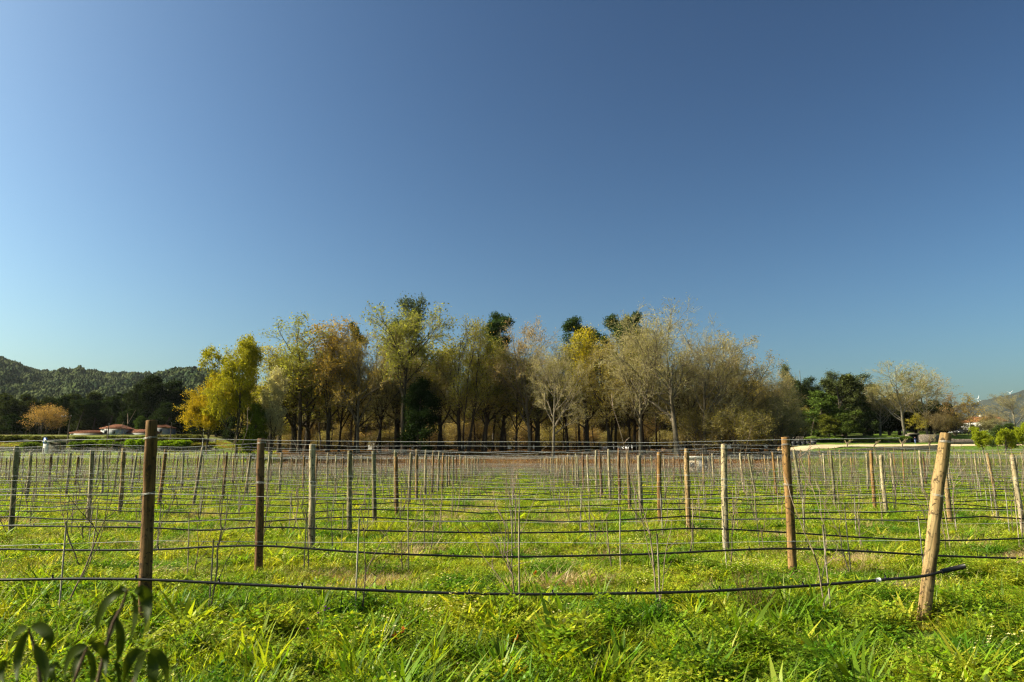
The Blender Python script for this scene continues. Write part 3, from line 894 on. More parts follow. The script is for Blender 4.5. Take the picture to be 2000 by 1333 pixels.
for i, (px, Y, top, w, c, lab) in enumerate([
 (1590, 183, 856, 42, (.13, .2, .014), 'lime hedge bush just right of the grey bins'),
 (1618, 183, 855, 44, (.11, .18, .014), 'lime hedge bush second from the grey bins'),
 (1648, 182, 858, 40, (.07, .1, .015), 'dull green hedge bush behind the leftmost fruit tree'),
 (1680, 182, 859, 40, (.06, .085, .014), 'dull hedge bush between first two fruit trees'),
 (1712, 182, 857, 40, (.055, .09, .014), 'dark hedge bush behind the second fruit tree'),
 (1742, 182, 854, 36, (.06, .1, .014), 'hedge bush left of the third fruit tree'),
 (1768, 182.5, 852, 36, (.075, .12, .014), 'green hedge bush at the tunnel left side')]):
    plant_tree('bush', px, Y, top, w, c, lab, 'shrub', 'hedge bushes above the road', 'hedge_bush', bark=(.07, .05, .035))

# ------------------------------------------------------------------ woods on the hills (uncountable)
def crown_blob(seed, conif):
    r = np.random.default_rng(seed)
    n, m = 7, 6
    V = []
    for j in range(m + 1):
        t = j / m
        for i in range(n):
            a = 2 * PI * i / n
            rad = (math.sin(PI * min(1, .12 + .9 * t)) ** .6 if not conif else (1 - t) ** .8 + .03) * r.uniform(.72, 1.25)
            V.append((rad * .5 * math.cos(a), rad * .5 * math.sin(a), t * (1.0 if not conif else 1.25) + r.uniform(-.06, .06)))
    F = [(j * n + i, j * n + (i + 1) % n, (j + 1) * n + (i + 1) % n, (j + 1) * n + i) for j in range(m) for i in range(n)]
    return np.array(V), np.array(F)
def forest_mat():
    m, nt, b = mat('hill_forest_crown')
    oi = N(nt, 'ShaderNodeObjectInfo')
    f = noise(nt, .006, 3, oi.outputs['Location'])
    c = mixc(nt, ramp(nt, f, [(.42, (0, 0, 0)), (.6, (1, 1, 1))]), (.026, .042, .022), (.075, .088, .036))
    c = mixc(nt, 1.0, c, ramp(nt, oi.outputs['Random'], [(0, (.55,) * 3), (1, (1.5,) * 3)]), 'MULTIPLY')
    nt.links.new(c, b.inputs['Base Color'])
    b.inputs['Roughness'].default_value = 1
    b.inputs['Specular IOR Level'].default_value = 0
    return m
FM = forest_mat()
fc = proto_collection('hill_crown', [mk('hill_crown', *(lambda vf: (vf[0], [(vf[1], 0)]))(crown_blob(60 + i, i >= 3)), [FM]) for i in range(4)])
def hill_points(G, n, seed):
    r = np.random.default_rng(seed)
    a, b = G.shape[:2]
    w = np.arange(a - 1, dtype=float) * 0 + 1
    i = r.integers(0, a - 2, n); j = r.integers(0, b - 2, n)
    f, g = r.random(n)[:, None], r.random(n)[:, None]
    return (G[i, j] * (1 - f) + G[i + 1, j] * f) * (1 - g) + (G[i, j + 1] * (1 - f) + G[i + 1, j + 1] * f) * g
hp = np.concatenate([hill_points(hillA, 72000, 1), hill_points(hillB, 36000, 2)])
uu = 1000 + 1333 * hp[:, 0] / hp[:, 1]
hp = hp[(uu > -330) & (uu < 620) & (hp[:, 2] > 8)]
hs = rng.uniform(2.6, 5.6, len(hp)) * np.where(hp[:, 1] > 800, 1, .75)
scatter('hillside_forest', hp - np.array([0, 0, 1.5]), np.c_[np.zeros((len(hp), 2)), rng.uniform(0, 6.28, len(hp))], np.c_[hs, hs, hs * rng.uniform(.8, 1.3, len(hp))], rng.integers(0, 4, len(hp)), fc, 'dense green woodland covering the far left hills', 'woodland')

# ------------------------------------------------------------------ walls, buildings, small structures
def wall_run(name, pts, top_fn, thick, material, label, cap=None, bottom=.6):
    """free standing or retaining wall along ground points, uneven top"""
    b = MB()
    pts = np.asarray(pts, float)
    n = 40
    t = np.linspace(0, len(pts) - 1, n)
    x = np.interp(t, range(len(pts)), pts[:, 0]); y = np.interp(t, range(len(pts)), pts[:, 1])
    d = unit(np.gradient(np.c_[x, y], axis=0)); nr = np.c_[-d[:, 1], d[:, 0]] * thick / 2
    zt = np.array([top_fn(i / (n - 1)) for i in range(n)]) + rng.normal(0, .03, n)
    zb = np.minimum(T(x + nr[:, 0], y + nr[:, 1]), T(x - nr[:, 0], y - nr[:, 1])) - bottom
    V = np.stack([np.c_[x - nr[:, 0], y - nr[:, 1], zb], np.c_[x + nr[:, 0], y + nr[:, 1], zb], np.c_[x + nr[:, 0], y + nr[:, 1], zt], np.c_[x - nr[:, 0], y - nr[:, 1], zt]], 1).reshape(-1, 3)
    F = [(4 * i + k, 4 * i + 4 + k, 4 * i + 4 + (k + 1) % 4, 4 * i + (k + 1) % 4) for i in range(n - 1) for k in range(4)]
    F += [(3, 2, 1, 0), (4 * n - 4, 4 * n - 3, 4 * n - 2, 4 * n - 1)]
    b.put(V, F)
    return tag(b.build(name, material), label, 'wall')

ztop = lambda px, py, Y: at(px, py, Y)[2]
wall_run('retaining_wall', [P(1560, 169.6), P(1700, 169.8), P(1842, 169.8)], lambda s: np.interp(s, [0, .3, 1], [ztop(1560, 884, 169.6), ztop(1650, 878, 169.7), ztop(1842, 869, 169.8)]),   .5, M['stone_dark'], 'low rubble stone wall holding up the sandy road')
wall_run('terrace_wall', [P(1575, 180.6), P(1680, 180.6), P(1776, 180.8)], lambda s: np.interp(s, [0, 1], [ztop(1575, 866, 180.6), ztop(1776, 860, 180.8)]), .5, M['stone'], 'stone terrace wall beneath the hedge above the road')
wall_run('terrace_wall', [P(1842, 176.5), P(1915, 177)], lambda s: ztop(1870, 858, 176.7), .5, M['stone'], 'brown stone terrace wall right of the leaning near post')
wall_run('terrace_wall', [P(-60, 124.6), P(62, 124.6)], lambda s: ztop(0, 873, 124.6), .5, M['stone_dark'], 'dark mossy stone wall left of the bus shelter')
wall_run('terrace_wall', [P(116, 124.7), P(290, 124.7), P(420, 124.9)], lambda s: ztop(0, 875, 124.7), .5, M['stone_dark'], 'dark mossy stone wall right of the bus shelter')
wall_run('terrace_wall', [P(-60, 150), P(150, 150), P(420, 150)], lambda s: ztop(0, np.interp(s, [0, 1], [859, 857]), 150), .5, M['stone_dark'], 'far upper terrace wall below the red roofs')
wall_run('stone_wall', [P(1534, 180), P(1571, 180)], lambda s: ztop(1550, 853, 180), .5, M['stone'], 'short tall stone wall behind the grey bins')

# tunnel mouth: stone face with a dark opening
x0, x1 = P(1773, 181)[0], P(1842, 181)[0]
t0 = empty('tunnel_entrance', ((x0 + x1) / 2, 181, 5.6))
b = MB(); W = (x1 - x0) / 2; H = ztop(1800, 849, 181) - 5.6
oa, ob = P(1780, 181)[0] - (x0 + x1) / 2, P(1796, 181)[0] - (x0 + x1) / 2
b.box(-W, oa, -.35, .35, -.5, H); b.box(ob, W, -.35, .35, -.5, H)
b.build('wall', M['stone'], t0)
MB().box(oa - .3, ob + .3, -.45, .4, H, H + .35).build('lintel', M['stone'], t0)
MB().box(oa - .05, ob + .05, .36, 4.5, -.4, H - .02).build('shade_block', M['dark'], t0)  # solid block behind the opening, tunnel shade put into its colour
tag(t0, 'stone tunnel mouth with dark square opening above the road', 'tunnel')

def gable(b, x0, x1, y0, y1, z0, z1, over=.3, hip=0.0, mi=0):
    """roof solid with ridge along x; hip>0 slopes the ends"""
    ym = (y0 + y1) / 2
    a, c = x0 - over, x1 + over
    V = [(a, y0 - over, z0), (c, y0 - over, z0), (c, y1 + over, z0), (a, y1 + over, z0), (a + hip, ym, z1), (c - hip, ym, z1)]
    V += [(x, y, z - .18) for x, y, z in V[:4]]
    b.put(V, [(0, 1, 5, 4), (2, 3, 4, 5), (9, 8, 7, 6), (0, 6, 7, 1), (1, 7, 8, 2), (2, 8, 9, 3), (3, 9, 6, 0)], mi)
    b.put([V[0], V[3], V[4]], [(0, 2, 1)] if False else [(2, 1, 0)], mi)
    b.put([V[1], V[2], V[5]], [(0, 1, 2)], mi)
    # raised rows of tiles
    k = int((c - a) / .45)
    for i in range(k + 1):
        x = a + (c - a) * i / k
        f = 1.0 if hip <= 0 else min(1, max(.02, min(x - a, c - x) / hip))
        b.tube([(x, y0 - over, z0 + .03), (x, y0 - over + (ym - y0 + over) * f, z0 + (z1 - z0) * f + .03)], .06, 4, mi, False)
        b.tube([(x, y1 + over, z0 + .03), (x, y1 + over - (ym - y0 + over) * f, z0 + (z1 - z0) * f + .03)], .06, 4, mi, False)

def house(name, pxl, pxr, Y, depth, eave, ridge, wallm, label, hip=1.5, wins=(), door=None, chimney=None, foot=None):
    xl, xr = at(pxl, 850, Y)[0], at(pxr, 850, Y)[0]
    cx = (xl + xr) / 2; w = (xr - xl) / 2
    z0 = float(min(T(xl, Y), T(xr, Y), T(cx, Y + depth))) - .3
    ze, zr = at(cx, eave, Y)[2] - z0, at(cx, ridge, Y)[2] - z0
    o = empty(name, (cx, Y, z0))
    MB().box(-w, w, 0, depth, -.6, ze).build('wall', wallm, o)
    rb_ = MB(); gable(rb_, -w, w, 0, depth, ze + .2, max(zr, ze + .8), .35, hip)
    rf = rb_.build('roof', M['roof'], o)
    if hip <= 0:
        MB().put([(-w, .02, ze), (-w, depth - .02, ze), (-w, depth / 2, zr - .1), (-w + .2, .02, ze), (-w + .2, depth - .02, ze), (-w + .2, depth / 2, zr - .1)], [(0, 2, 1), (3, 4, 5)]).build('gable_wall', wallm, o)
    for wx, wz, ww, wh in wins:
        f = MB().box(wx * w - ww / 2 - .08, wx * w + ww / 2 + .08, -.06, .1, ze - wz - wh - .08, ze - wz + .08).build('window', M['concrete'], o)
        MB().box(wx * w - ww / 2, wx * w + ww / 2, -.08, 0, ze - wz - wh, ze - wz).build('pane', M['glass'], f)
    if door:
        MB().box(door * w - .5, door * w + .5, -.07, .1, ze - 2.6, ze - .5).build('door', M['polewood'], o)
    if chimney:
        MB().box(chimney * w - .35, chimney * w + .35, depth / 2 - .35, depth / 2 + .35, zr - .8, zr + .7).build('chimney', wallm, rf)
    return tag(o, label, 'house')

house('farm_house', 196, 236, 200, 7, 838, 828, M['greywall'], 'grey walled house with red hipped roof below the pines', 2.2, [(-.5, .5, .8, .9), (.3, .5, .8, .9)])
house('farm_shed', 137, 194, 199, 6, 847, 840, M['greywall'], 'long low shed with red roof left of the grey house', .6, [], -.3)
house('farm_shed', 247, 292, 203, 6, 846, 838, M['greywall'], 'low shed with red roof right of the grey house', .6, [])
house('farm_house', 288, 322, 214, 7, 836, 829, M['greywall'], 'grey house half hidden right of the large near post', 1.6, [(.5, .5, .8, .9)])
house('farm_house', 720, 760, 190, 8, 852, 840, M['concrete'], 'pale house glimpsed between trunks left of the laurel', 0, [(-.4, .8, 1, 1.1)], .4)
house('farm_house', 1176, 1222, 196, 8, 853, 838, M['concrete'], 'pale house glimpsed between trunks right of grove middle', 0, [(-.3, .8, 1, 1.1), (.5, .8, 1, 1.1)])
house('farm_house', 1915, 1972, 262, 9, 824, 813, M['white'], 'pale house with long orange tiled roof at right', 1.0, [(-.6, .7, 1.2, 1.5), (.1, .7, 1.1, 1.3)], None, -.3)
house('farm_house', 1893, 1912, 268, 7, 826, 820, M['white'], 'small white house beside the long orange roof', 0, [])

# pump house at the far edge of the vines
X, Yh = at(1366, 905, 86)[0], 86
zh = float(T(X, Yh))
o = empty('pump_house', (X, Yh, zh - .1), math.radians(-24))
o.scale = (1.25, 1.25, 1.3)
MB().box(-1.2, 1.2, -1.0, 1.0, -.3, 1.55).build('wall', M['stone_light'], o)
MB().box(-1.35, 1.35, -1.15, 1.15, 1.55, 1.7).build('roof', M['concrete'], o)
d = MB().box(.1, .9, -1.06, -.9, -.05, 1.3).build('door', M['plastic'], o)
MB().box(.75, .8, -1.1, -1.05, .55, .75).build('handle', M['steel'], d)
MB().box(-.75, -.35, -1.04, -.9, .7, 1.1).build('window', M['glass'], o)
tag(o, 'small pale stone pump house at the far edge of vines', 'hut')

# grey slatted storage bins
for i in range(6):
    px = 1541 + i * 9.6
    Yb = 176.5 - i * .25
    X = at(px, 880, Yb)[0]
    z = float(T(X, Yb)) + .08
    hh = ztop(px, 862.5, Yb) - z
    o = empty('storage_bin', (X, Yb, z), math.radians(4))
    b = MB(); b.box(-.56, .56, -.5, .5, .12, hh); b.build('body', M['plastic'], o)
    for s in (-1, 1): MB().box(s * .5 - .08, s * .5 + .08, -.5, .5, 0, .118).build('foot', M['plastic'], o)
    for k in range(5):
        MB().box(-.57, .57, -.53, -.502, .2 + k * (hh - .3) / 5, .2 + (k + .55) * (hh - .3) / 5).build('slat', M['plastic'], o)
    MB().box(-.6, .6, -.56, .54, hh + .002, hh + .1).build('rim', M['steel'] if i == 5 else M['plastic'], o)
    tag(o, ['leftmost', 'second', 'third', 'fourth', 'fifth', 'rightmost'][i] + ' dark grey storage bin in the row by the sandy road', 'bin', 'row of grey storage bins')

# bus shelter and sign
X, Yb = at(92, 888, 113)[0], 113
z = float(T(X, Yb))
o = empty('bus_shelter', (X, Yb, z), math.radians(8))
MB().box(-.45, .35, -.6, -.45, -.3, 2.0).build('end_wall', M['white'], o)
MB().box(-.45, 2.2, 1.0, 1.12, -.3, 2.0).build('back_wall', M['stone_dark'], o)  # back and side walls: dark stone colour stands for the shelter's inner shade
MB().box(2.08, 2.2, -.6, 1.0, -.3, 2.0).build('side_wall', M['stone_dark'], o)
MB().box(-.6, 2.4, -.75, 1.25, 2.0, 2.12).build('roof', M['concrete'], o)
bn = MB().box(.5, 2.0, .5, .9, .42, .5).build('seat', M['polewood'], o)
for s in (.6, 1.9): MB().box(s - .05, s + .05, .55, .85, -.1, .42).build('leg', M['concrete'], bn)
tag(o, 'small bus shelter with white end wall at far left', 'bus shelter')
X = at(86, 888, 111)[0]
z = float(T(X, 111))
o = empty('bus_stop_sign', (X, 111, z))
MB().tube([(0, 0, -.4), (0, 0, 3.0)], .035, 8).build('pole', M['steel'], o)
zt_ = at(86, 855.5, 111)[2] - z
pl = MB().box(-.3, .3, -.07, -.036, zt_ - .95, zt_).build('sign_plate', M['blue'], o)
MB().box(-.22, .22, -.08, -.071, zt_ - .72, zt_ - .25).build('white_panel', M['signwhite'], pl)
bs = MB(); bs.box(-.15, .15, -.088, -.081, zt_ - .52, zt_ - .42); bs.box(-.12, -.07, -.088, -.081, zt_ - .57, zt_ - .522); bs.box(.07, .12, -.088, -.081, zt_ - .57, zt_ - .522)
bs.build('bus_symbol', M['rubber'], pl)
tag(o, 'blue and white bus stop sign on a thin pole', 'sign')

# utility poles
for px, Y, top, arm, m_, lab in [(130, 128, 812, -1.7, 'polewood', 'utility pole with one arm right of the bus shelter'), (208, 140, 829, 0, 'polewood', 'plain dark pole before the grey house'), (331, 140, 827, 0, 'polewood', 'dark pole below the dark wood'), (395, 118, 840, 0, 'concrete', 'thin pale pole left of the yellow tree'), (1573, 205, 724, 0, 'steel', 'thin antenna mast above the right evergreens')]:
    X = at(px, 880, Y)[0]; z = float(T(X, Y))
    h = at(px, top, Y)[2] - z
    o = empty('utility_pole', (X, Y, z))
    rr = .13 if m_ != 'concrete' else .08
    MB().tube([(0, 0, -.5), (0, 0, h * .5), (0, 0, h)], [rr, rr * .85, rr * .65], 8).build('shaft', M[m_], o)
    if arm:
        MB().box(arm, .3, -.05, .05, h - .2, h - .08).build('crossarm', M['polewood'], o)
        for s in (arm + .15, arm * .5, .15): MB().tube([(s, 0, h - .08), (s, 0, h + .12)], .05, 6).build('insulator', M['concrete'], o)
    else:
        MB().tube([(0, 0, h), (0, 0, h + .15)], .03, 6).build('cap', M['steel'], o)
    tag(o, lab, 'pole')

# cars
def car(px, Y, rz, body, label, py=None):
    X = at(px, 870, Y)[0]; z = float(T(X, Y))
    o = empty('parked_car', (X, Y, z), rz)
    prof = [(-2.1, .3), (-2.1, .75), (-1.95, .95), (-1.2, 1.02), (-.65, 1.45), (.75, 1.5), (1.35, 1.05), (2.0, .92), (2.12, .6), (2.1, .3)]
    n = len(prof)
    b = MB()
    V = [(x, s * (.86 if zz < 1.1 else .68), zz) for s in (-1, 1) for x, zz in prof]
    b.put(V, [(i, (i + 1) % n, n + (i + 1) % n, n + i) for i in range(n)])
    b.F.setdefault((n, 0), []).append(np.array([list(range(n - 1, -1, -1)), list(range(n, 2 * n))]))
    b.build('body', body, o)
    for s in (-1, 1):
        MB().put([(-1.05, s * .86, 1.06), (-.6, s * .73, 1.4), (.7, s * .73, 1.44), (1.15, s * .86, 1.08)], [(0, 1, 2, 3)]).build('side_window', M['glass'], o)
        for x in (-1.3, 1.3):
            w = MB().tube([(x, s * .7, .32), (x, s * .9, .32)], .32, 14).build('wheel', M['rubber'], o)
            MB().tube([(x, s * .89, .32), (x, s * .915, .32)], .19, 10).build('rim', M['steel'], w)
    MB().put([(-1.22, -.7, 1.05), (-1.22, .7, 1.05), (-.68, .62, 1.44), (-.68, -.62, 1.44)], [(0, 1, 2, 3)]).build('windscreen', M['glass'], o)
    for s in (-.6, .6): MB().box(-2.13, -2.08, s - .16, s + .16, .66, .82).build('headlight', M['signwhite'], o)
    return tag(o, label, 'car', 'parked cars')
car(1196, 158, .1, M['carwhite'], 'white car parked beyond the grove trunks, left of two')
car(1226, 163, -.1, M['carwhite'], 'white car parked beyond the grove trunks, right of two')
car(1884, 222, .15, M['cardark'], 'dark car parked on the grass at the right')
car(1868, 224, .15, M['carwhite'], 'white car parked beside the dark car at right')

# wind turbines on the far hill
for px, base, top, rot, lab in [(1911, 790, 779, .3, 'white wind turbine on the lower ridge, left of two'), (1973, 776, 768, .9, 'white wind turbine near the hilltop, right of two')]:
    p = at(px, base, 3595); h = at(px, top, 3595)[2] - p[2]
    o = empty('wind_turbine', p)
    MB().tube([(0, 0, -12), (0, 0, h)], [1.5, .9], 10).build('tower', M['turbine'], o)
    nc = MB().box(-1.2, 1.2, -3.5, 2.5, h - .3, h + 1.8).build('nacelle', M['turbine'], o)
    for k in range(3):
        a = rot + k * 2 * PI / 3
        MB().tube([(0, -3.9, h + .7), (math.sin(a) * 8, -3.9, h + .7 + math.cos(a) * 8), (math.sin(a) * 20, -3.9, h + .7 + math.cos(a) * 20)], [.8, 1.0, .3], 6).build('blade', M['turbine'], o)
    tag(o, lab, 'wind turbine')

# person in blue walking on the road
def person(px, Y, label):
    X = at(px, 868, Y)[0]; z = float(T(X, Y)) + .07
    J = {'pel': (0, 0, .92), 'waist': (0, 0, 1.08), 'chest': (0, .01, 1.32), 'neck': (0, .01, 1.48), 'head0': (0, 0, 1.58), 'head1': (0, -.01, 1.70),
         'hipL': (-.09, 0, .88), 'knL': (-.10, -.08, .48), 'anL': (-.10, .02, .09), 'toL': (-.11, -.14, .03), 'hipR': (.09, 0, .88), 'knR': (.10, -.02, .48), 'anR': (.10, .16, .10), 'toR': (.11, .02, .03),
         'shL': (-.17, .01, 1.42), 'elL': (-.22, .06, 1.15), 'wrL': (-.22, -.04, .92), 'haL': (-.22, -.07, .84), 'shR': (.17, .01, 1.42), 'elR': (.22, -.02, 1.15), 'wrR': (.23, -.14, .95), 'haR': (.23, -.18, .88)}
    R_ = {'pel': .15, 'waist': .13, 'chest': .155, 'neck': .06, 'head0': .09, 'head1': .095, 'hipL': .10, 'hipR': .10, 'knL': .065, 'knR': .065, 'anL': .045, 'anR': .045, 'toL': .035, 'toR': .035, 'shL': .065, 'shR': .065, 'elL': .045, 'elR': .045, 'wrL': .032, 'wrR': .032, 'haL': .03, 'haR': .03}
    E = [('pel', 'waist'), ('waist', 'chest'), ('chest', 'neck'), ('neck', 'head0'), ('head0', 'head1'), ('pel', 'hipL'), ('hipL', 'knL'), ('knL', 'anL'), ('anL', 'toL'), ('pel', 'hipR'), ('hipR', 'knR'), ('knR', 'anR'), ('anR', 'toR'), ('chest', 'shL'), ('shL', 'elL'), ('elL', 'wrL'), ('wrL', 'haL'), ('chest', 'shR'), ('shR', 'elR'), ('elR', 'wrR'), ('wrR', 'haR')]
    ks = list(J)
    me = bpy.data.meshes.new('body')
    me.from_pydata([J[k] for k in ks], [(ks.index(a), ks.index(b)) for a, b in E], [])
    m, nt, bs = mat('person_skin_and_clothes')
    tc = N(nt, 'ShaderNodeTexCoord'); sx = N(nt, 'ShaderNodeSeparateXYZ'); nt.links.new(tc.outputs['Object'], sx.inputs[0])
    mr = N(nt, 'ShaderNodeMapRange'); mr.inputs[2].default_value = 1.8; nt.links.new(sx.outputs[2], mr.inputs[0])
    nt.links.new(ramp(nt, mr.outputs[0], [(0, (.03, .02, .02)), (.05, (.16, .22, .45)), (.54, (.02, .025, .07)), (.835, (.45, .27, .19)), (.93, (.02, .014, .01))], 'CONSTANT'), bs.inputs['Base Color'])
    me.materials.append(m)
    o = add('person', me, loc=(X, Y, z))
    md = o.modifiers.new('skin', 'SKIN')
    for i, k in enumerate(ks):
        me.skin_vertices[0].data[i].radius = (R_[k], R_[k])
        me.skin_vertices[0].data[i].use_root = (k == 'pel')
    o.modifiers.new('sub', 'SUBSURF').levels = 1
    o.modifiers['sub'].render_levels = 2
    return tag(o, label, 'person')
person(1788, 176.6, 'person in navy top and light blue trousers by the tunnel')

# ------------------------------------------------------------------ vineyard: posts
ORD = ['first', 'second', 'third', 'fourth', 'fifth', 'sixth', 'seventh', 'eighth', 'ninth', 'tenth', 'eleventh', 'twelfth', 'thirteenth', 'fourteenth', 'fifteenth', 'sixteenth', 'seventeenth', 'eighteenth', 'nineteenth', 'twentieth']
ORD += ['twenty-' + w for w in ORD[:9]] + ['thirtieth'] + ['thirty-' + w for w in ORD[:9]]
ROWS = [7.1, 9.9] + [9.9 + 2.42 * (k + 1) for k in range(34)]
ROWS = [y for y in ROWS if y < 93]

def post_mesh(seed, sides=18, rings=22):
    r = np.random.default_rng(seed)
    V = []
    z = np.concatenate([[-.35], np.linspace(0, 2.0, rings)])
    kz, ka, ks = r.uniform(.3, 1.8, 5), r.uniform(0, 2 * PI, 5), r.uniform(.05, .14, 5)
    ph = r.uniform(0, 6.28, 4)
    th = np.arange(sides) * 2 * PI / sides
    for zz in z:
        rad = .062 - .006 * zz / 2
        R_ = np.full(sides, rad) + .0022 * np.sin(th * 3 + ph[0] + zz * 2) + .0015 * np.sin(th * 5 + ph[1] - zz * 5)
        for a, b_, c in zip(kz, ka, ks):
            R_ += .011 * np.exp(-((zz - a) / c) ** 2) * np.maximum(0, np.cos(th - b_)) ** 3
        cx, cy = .012 * math.sin(zz * 1.7 + ph[2]), .010 * math.sin(zz * 2.1 + ph[3])
        V += [(cx + R_[i] * math.cos(th[i]), cy + R_[i] * math.sin(th[i]), zz) for i in range(sides)]
    n = len(z)
    last = np.array(V[-sides:])
    c = last.mean(0)
    for f, dz in ((.93, .006), (.5, .008)):
        V += [tuple(c + (p - c) * f + np.array([0, 0, dz])) for p in last]
    V.append((c[0], c[1], c[2] + .009))
    F = [(j * sides + i, j * sides + (i + 1) % sides, (j + 1) * sides + (i + 1) % sides, (j + 1) * sides + i) for j in range(n + 1) for i in range(sides)]
    k = (n + 1) * sides
    Tt = [(k + i, k + (i + 1) % sides, len(V) - 1) for i in range(sides)]
    return mk('trellis_post', V, [(np.array(F), 0), (np.array(Tt), 0)], [M['post']], True)
POSTS = [post_mesh(100 + i) for i in range(6)]
FARPOST = post_mesh(120, 7, 5)
TONES = [((.22, .125, .045), 'orange-brown'), ((.30, .245, .145), 'pale grey'), ((.14, .075, .034), 'dark brown'), ((.27, .18, .08), 'tan'), ((.20, .175, .095), 'greenish grey')]

loop_me = None
def wire_loop():
    b = MB()
    for dz in (0, .012):
        a = np.linspace(0, 2 * PI, 17)
        b.tube(np.c_[.0665 * np.cos(a), .0665 * np.sin(a), np.full(17, dz) + .008 * np.sin(a)], .0022, 5, 0, False)
    return b.mesh('wire_loop', M['wire'])
loop_me = wire_loop()

def col_phrase(j):
    if j == 0: return 'beside the central strip, left'
    if j == 1: return 'beside the central strip, right'
    n = -j if j < 0 else j - 1
    return '%s column %s of centre' % (ORD[n], 'left' if j < 0 else 'right')

# posts read off the photograph: row -> {column: (base x, base y, top x, top y, tone)}
SEEN = {0: {0: (285, 1213, 297, 822, 0), 1: (1800, 1234, 1850, 838, 3)},
        1: {0: (503, 1128, 511, 857, 2), 1: (1548, 1132, 1534, 855, 0)},
        2: {0: (608, 1092, 611, 868, 1), 1: (1418, 1076, 1414, 868, 1)},
        3: {0: (683, 1062, 683, 881, 4), 1: (1345, 1050, 1342, 877, 3), -1: (22, 1052, 34, 872, 4), 2: (2000, 1055, 1981, 890, 1)},
        4: {0: (731, 1036, 731, 882, 4), 1: (1290, 1032, 1287, 884, 0), -1: (172, 1030, 180, 880, 1), 2: (1858, 1040, 1845, 897, 3)},
        5: {0: (774, 1020, 774, 893, 0), 1: (1252, 1016, 1248, 890, 1), 2: (1733, 1022, 1719, 890, 1)}}
posts = []
row_posts = {}
for k, y in enumerate(ROWS):
    row_posts[k] = []
    lo = max(-.80 * y - 3, -72); hi = min(.80 * y + 3, 70)
    for j in range(-9, 11):
        x = -3.67 + 7.43 * j + (rng.normal(0, .05 if j in (0, 1) else .14) if k > 1 else 0)
        if k == 0 and j > 1: continue
        s = SEEN.get(k, {}).get(j)
        tone = rng.choice([0, 1, 2, 3, 4], p=[.2, .3, .12, .2, .18]); h = rng.uniform(1.88, 2.06)
        lean = rng.normal(0, .016 if j in (0, 1) else .035, 2)
        if s:
            xb, xt = at(s[0], s[1], y)[0], at(s[2], s[3], y)
            x, h, tone = xb, xt[2], s[4]
            lean = np.array([(xt[0] - xb) / h, rng.normal(0, .01)])
        elif not (lo < x < hi): continue
        g = float(T(x, y))
        posts.append(dict(k=k, j=j, x=x, y=y, z=g, h=h if not s else h - g, lean=lean, tone=int(tone)))
        row_posts[k].append(posts[-1])
posts.sort(key=lambda p: math.hypot(p['x'], p['y']))
far = MB()
for n_, p in enumerate(posts):
    rot = (math.atan(-p['lean'][1]), math.atan(p['lean'][0]), 0)
    if n_ < 300:
        c, tn = TONES[p['tone']]
        if p['k'] == 0: c = (.155, .085, .032) if p['j'] == 0 else (.225, .15, .065)
        c = tuple(np.array(c) * rng.uniform(.8, 1.15))
        me = POSTS[n_ % 6] if p['y'] < 45 else FARPOST
        fat = rng.uniform(.8, 1.0) if p['k'] > 0 else .97
        o = add('trellis_post', me, None, (p['x'], p['y'], p['z']), rot, (fat, fat, p['h'] / 2.0), c)
        if p['k'] == 0 and p['j'] == 0: lab = 'thick orange-brown post nearest the camera at left'
        elif p['k'] == 0 and p['j'] == 1: lab = 'thick tan post leaning right, nearest the camera at right'
        elif p['k'] < 18: lab = '%s post in the %s vine row, %s' % (tn, ORD[p['k']], col_phrase(p['j']))
        else: lab = 'thin far post in the %s vine row, %s' % (ORD[p['k']], col_phrase(p['j']))
        tag(o, lab, 'post', 'wooden trellis posts of the vineyard')
        if p['k'] < 5:
            for hz in (1.83, 1.27):
                add('wire_loop', loop_me, o, (0, 0, min(hz / p['h'] * 2.0, 1.93)), (0, 0, rng.uniform(0, 6)), (1, 1, 1))
    else:
        a = np.array([p['x'], p['y'], p['z'] - .2]); b_ = a + np.array([p['lean'][0] * 2, p['lean'][1] * 2, p['h'] + .2])
        far.tube([a, b_], [.055, .05], 5)
if far.n:
    tag(far.build('far_trellis_posts', M['post'], color=(.38, .28, .17)), 'many tiny trellis posts at the far ends of the rows', 'posts', kind='stuff')

# ------------------------------------------------------------------ wires and drip hoses, one of each per row
def px_curve(pts, Y, n=70):
    w = np.array([at(x, y, Y) for x, y in pts])
    t = np.linspace(0, len(pts) - 1, n)
    from_ = np.arange(len(pts))
    # smooth interpolation (Catmull-Rom)
    out = []
    for q in t:
        i = min(int(q), len(pts) - 2); f = q - i
        p0, p1, p2, p3 = w[max(i - 1, 0)], w[i], w[i + 1], w[min(i + 2, len(pts) - 1)]
        out.append(.5 * (2 * p1 + (p2 - p0) * f + (2 * p0 - 5 * p1 + 4 * p2 - p3) * f ** 2 + (3 * p1 - p0 - 3 * p2 + p3) * f ** 3))
    return np.array(out)

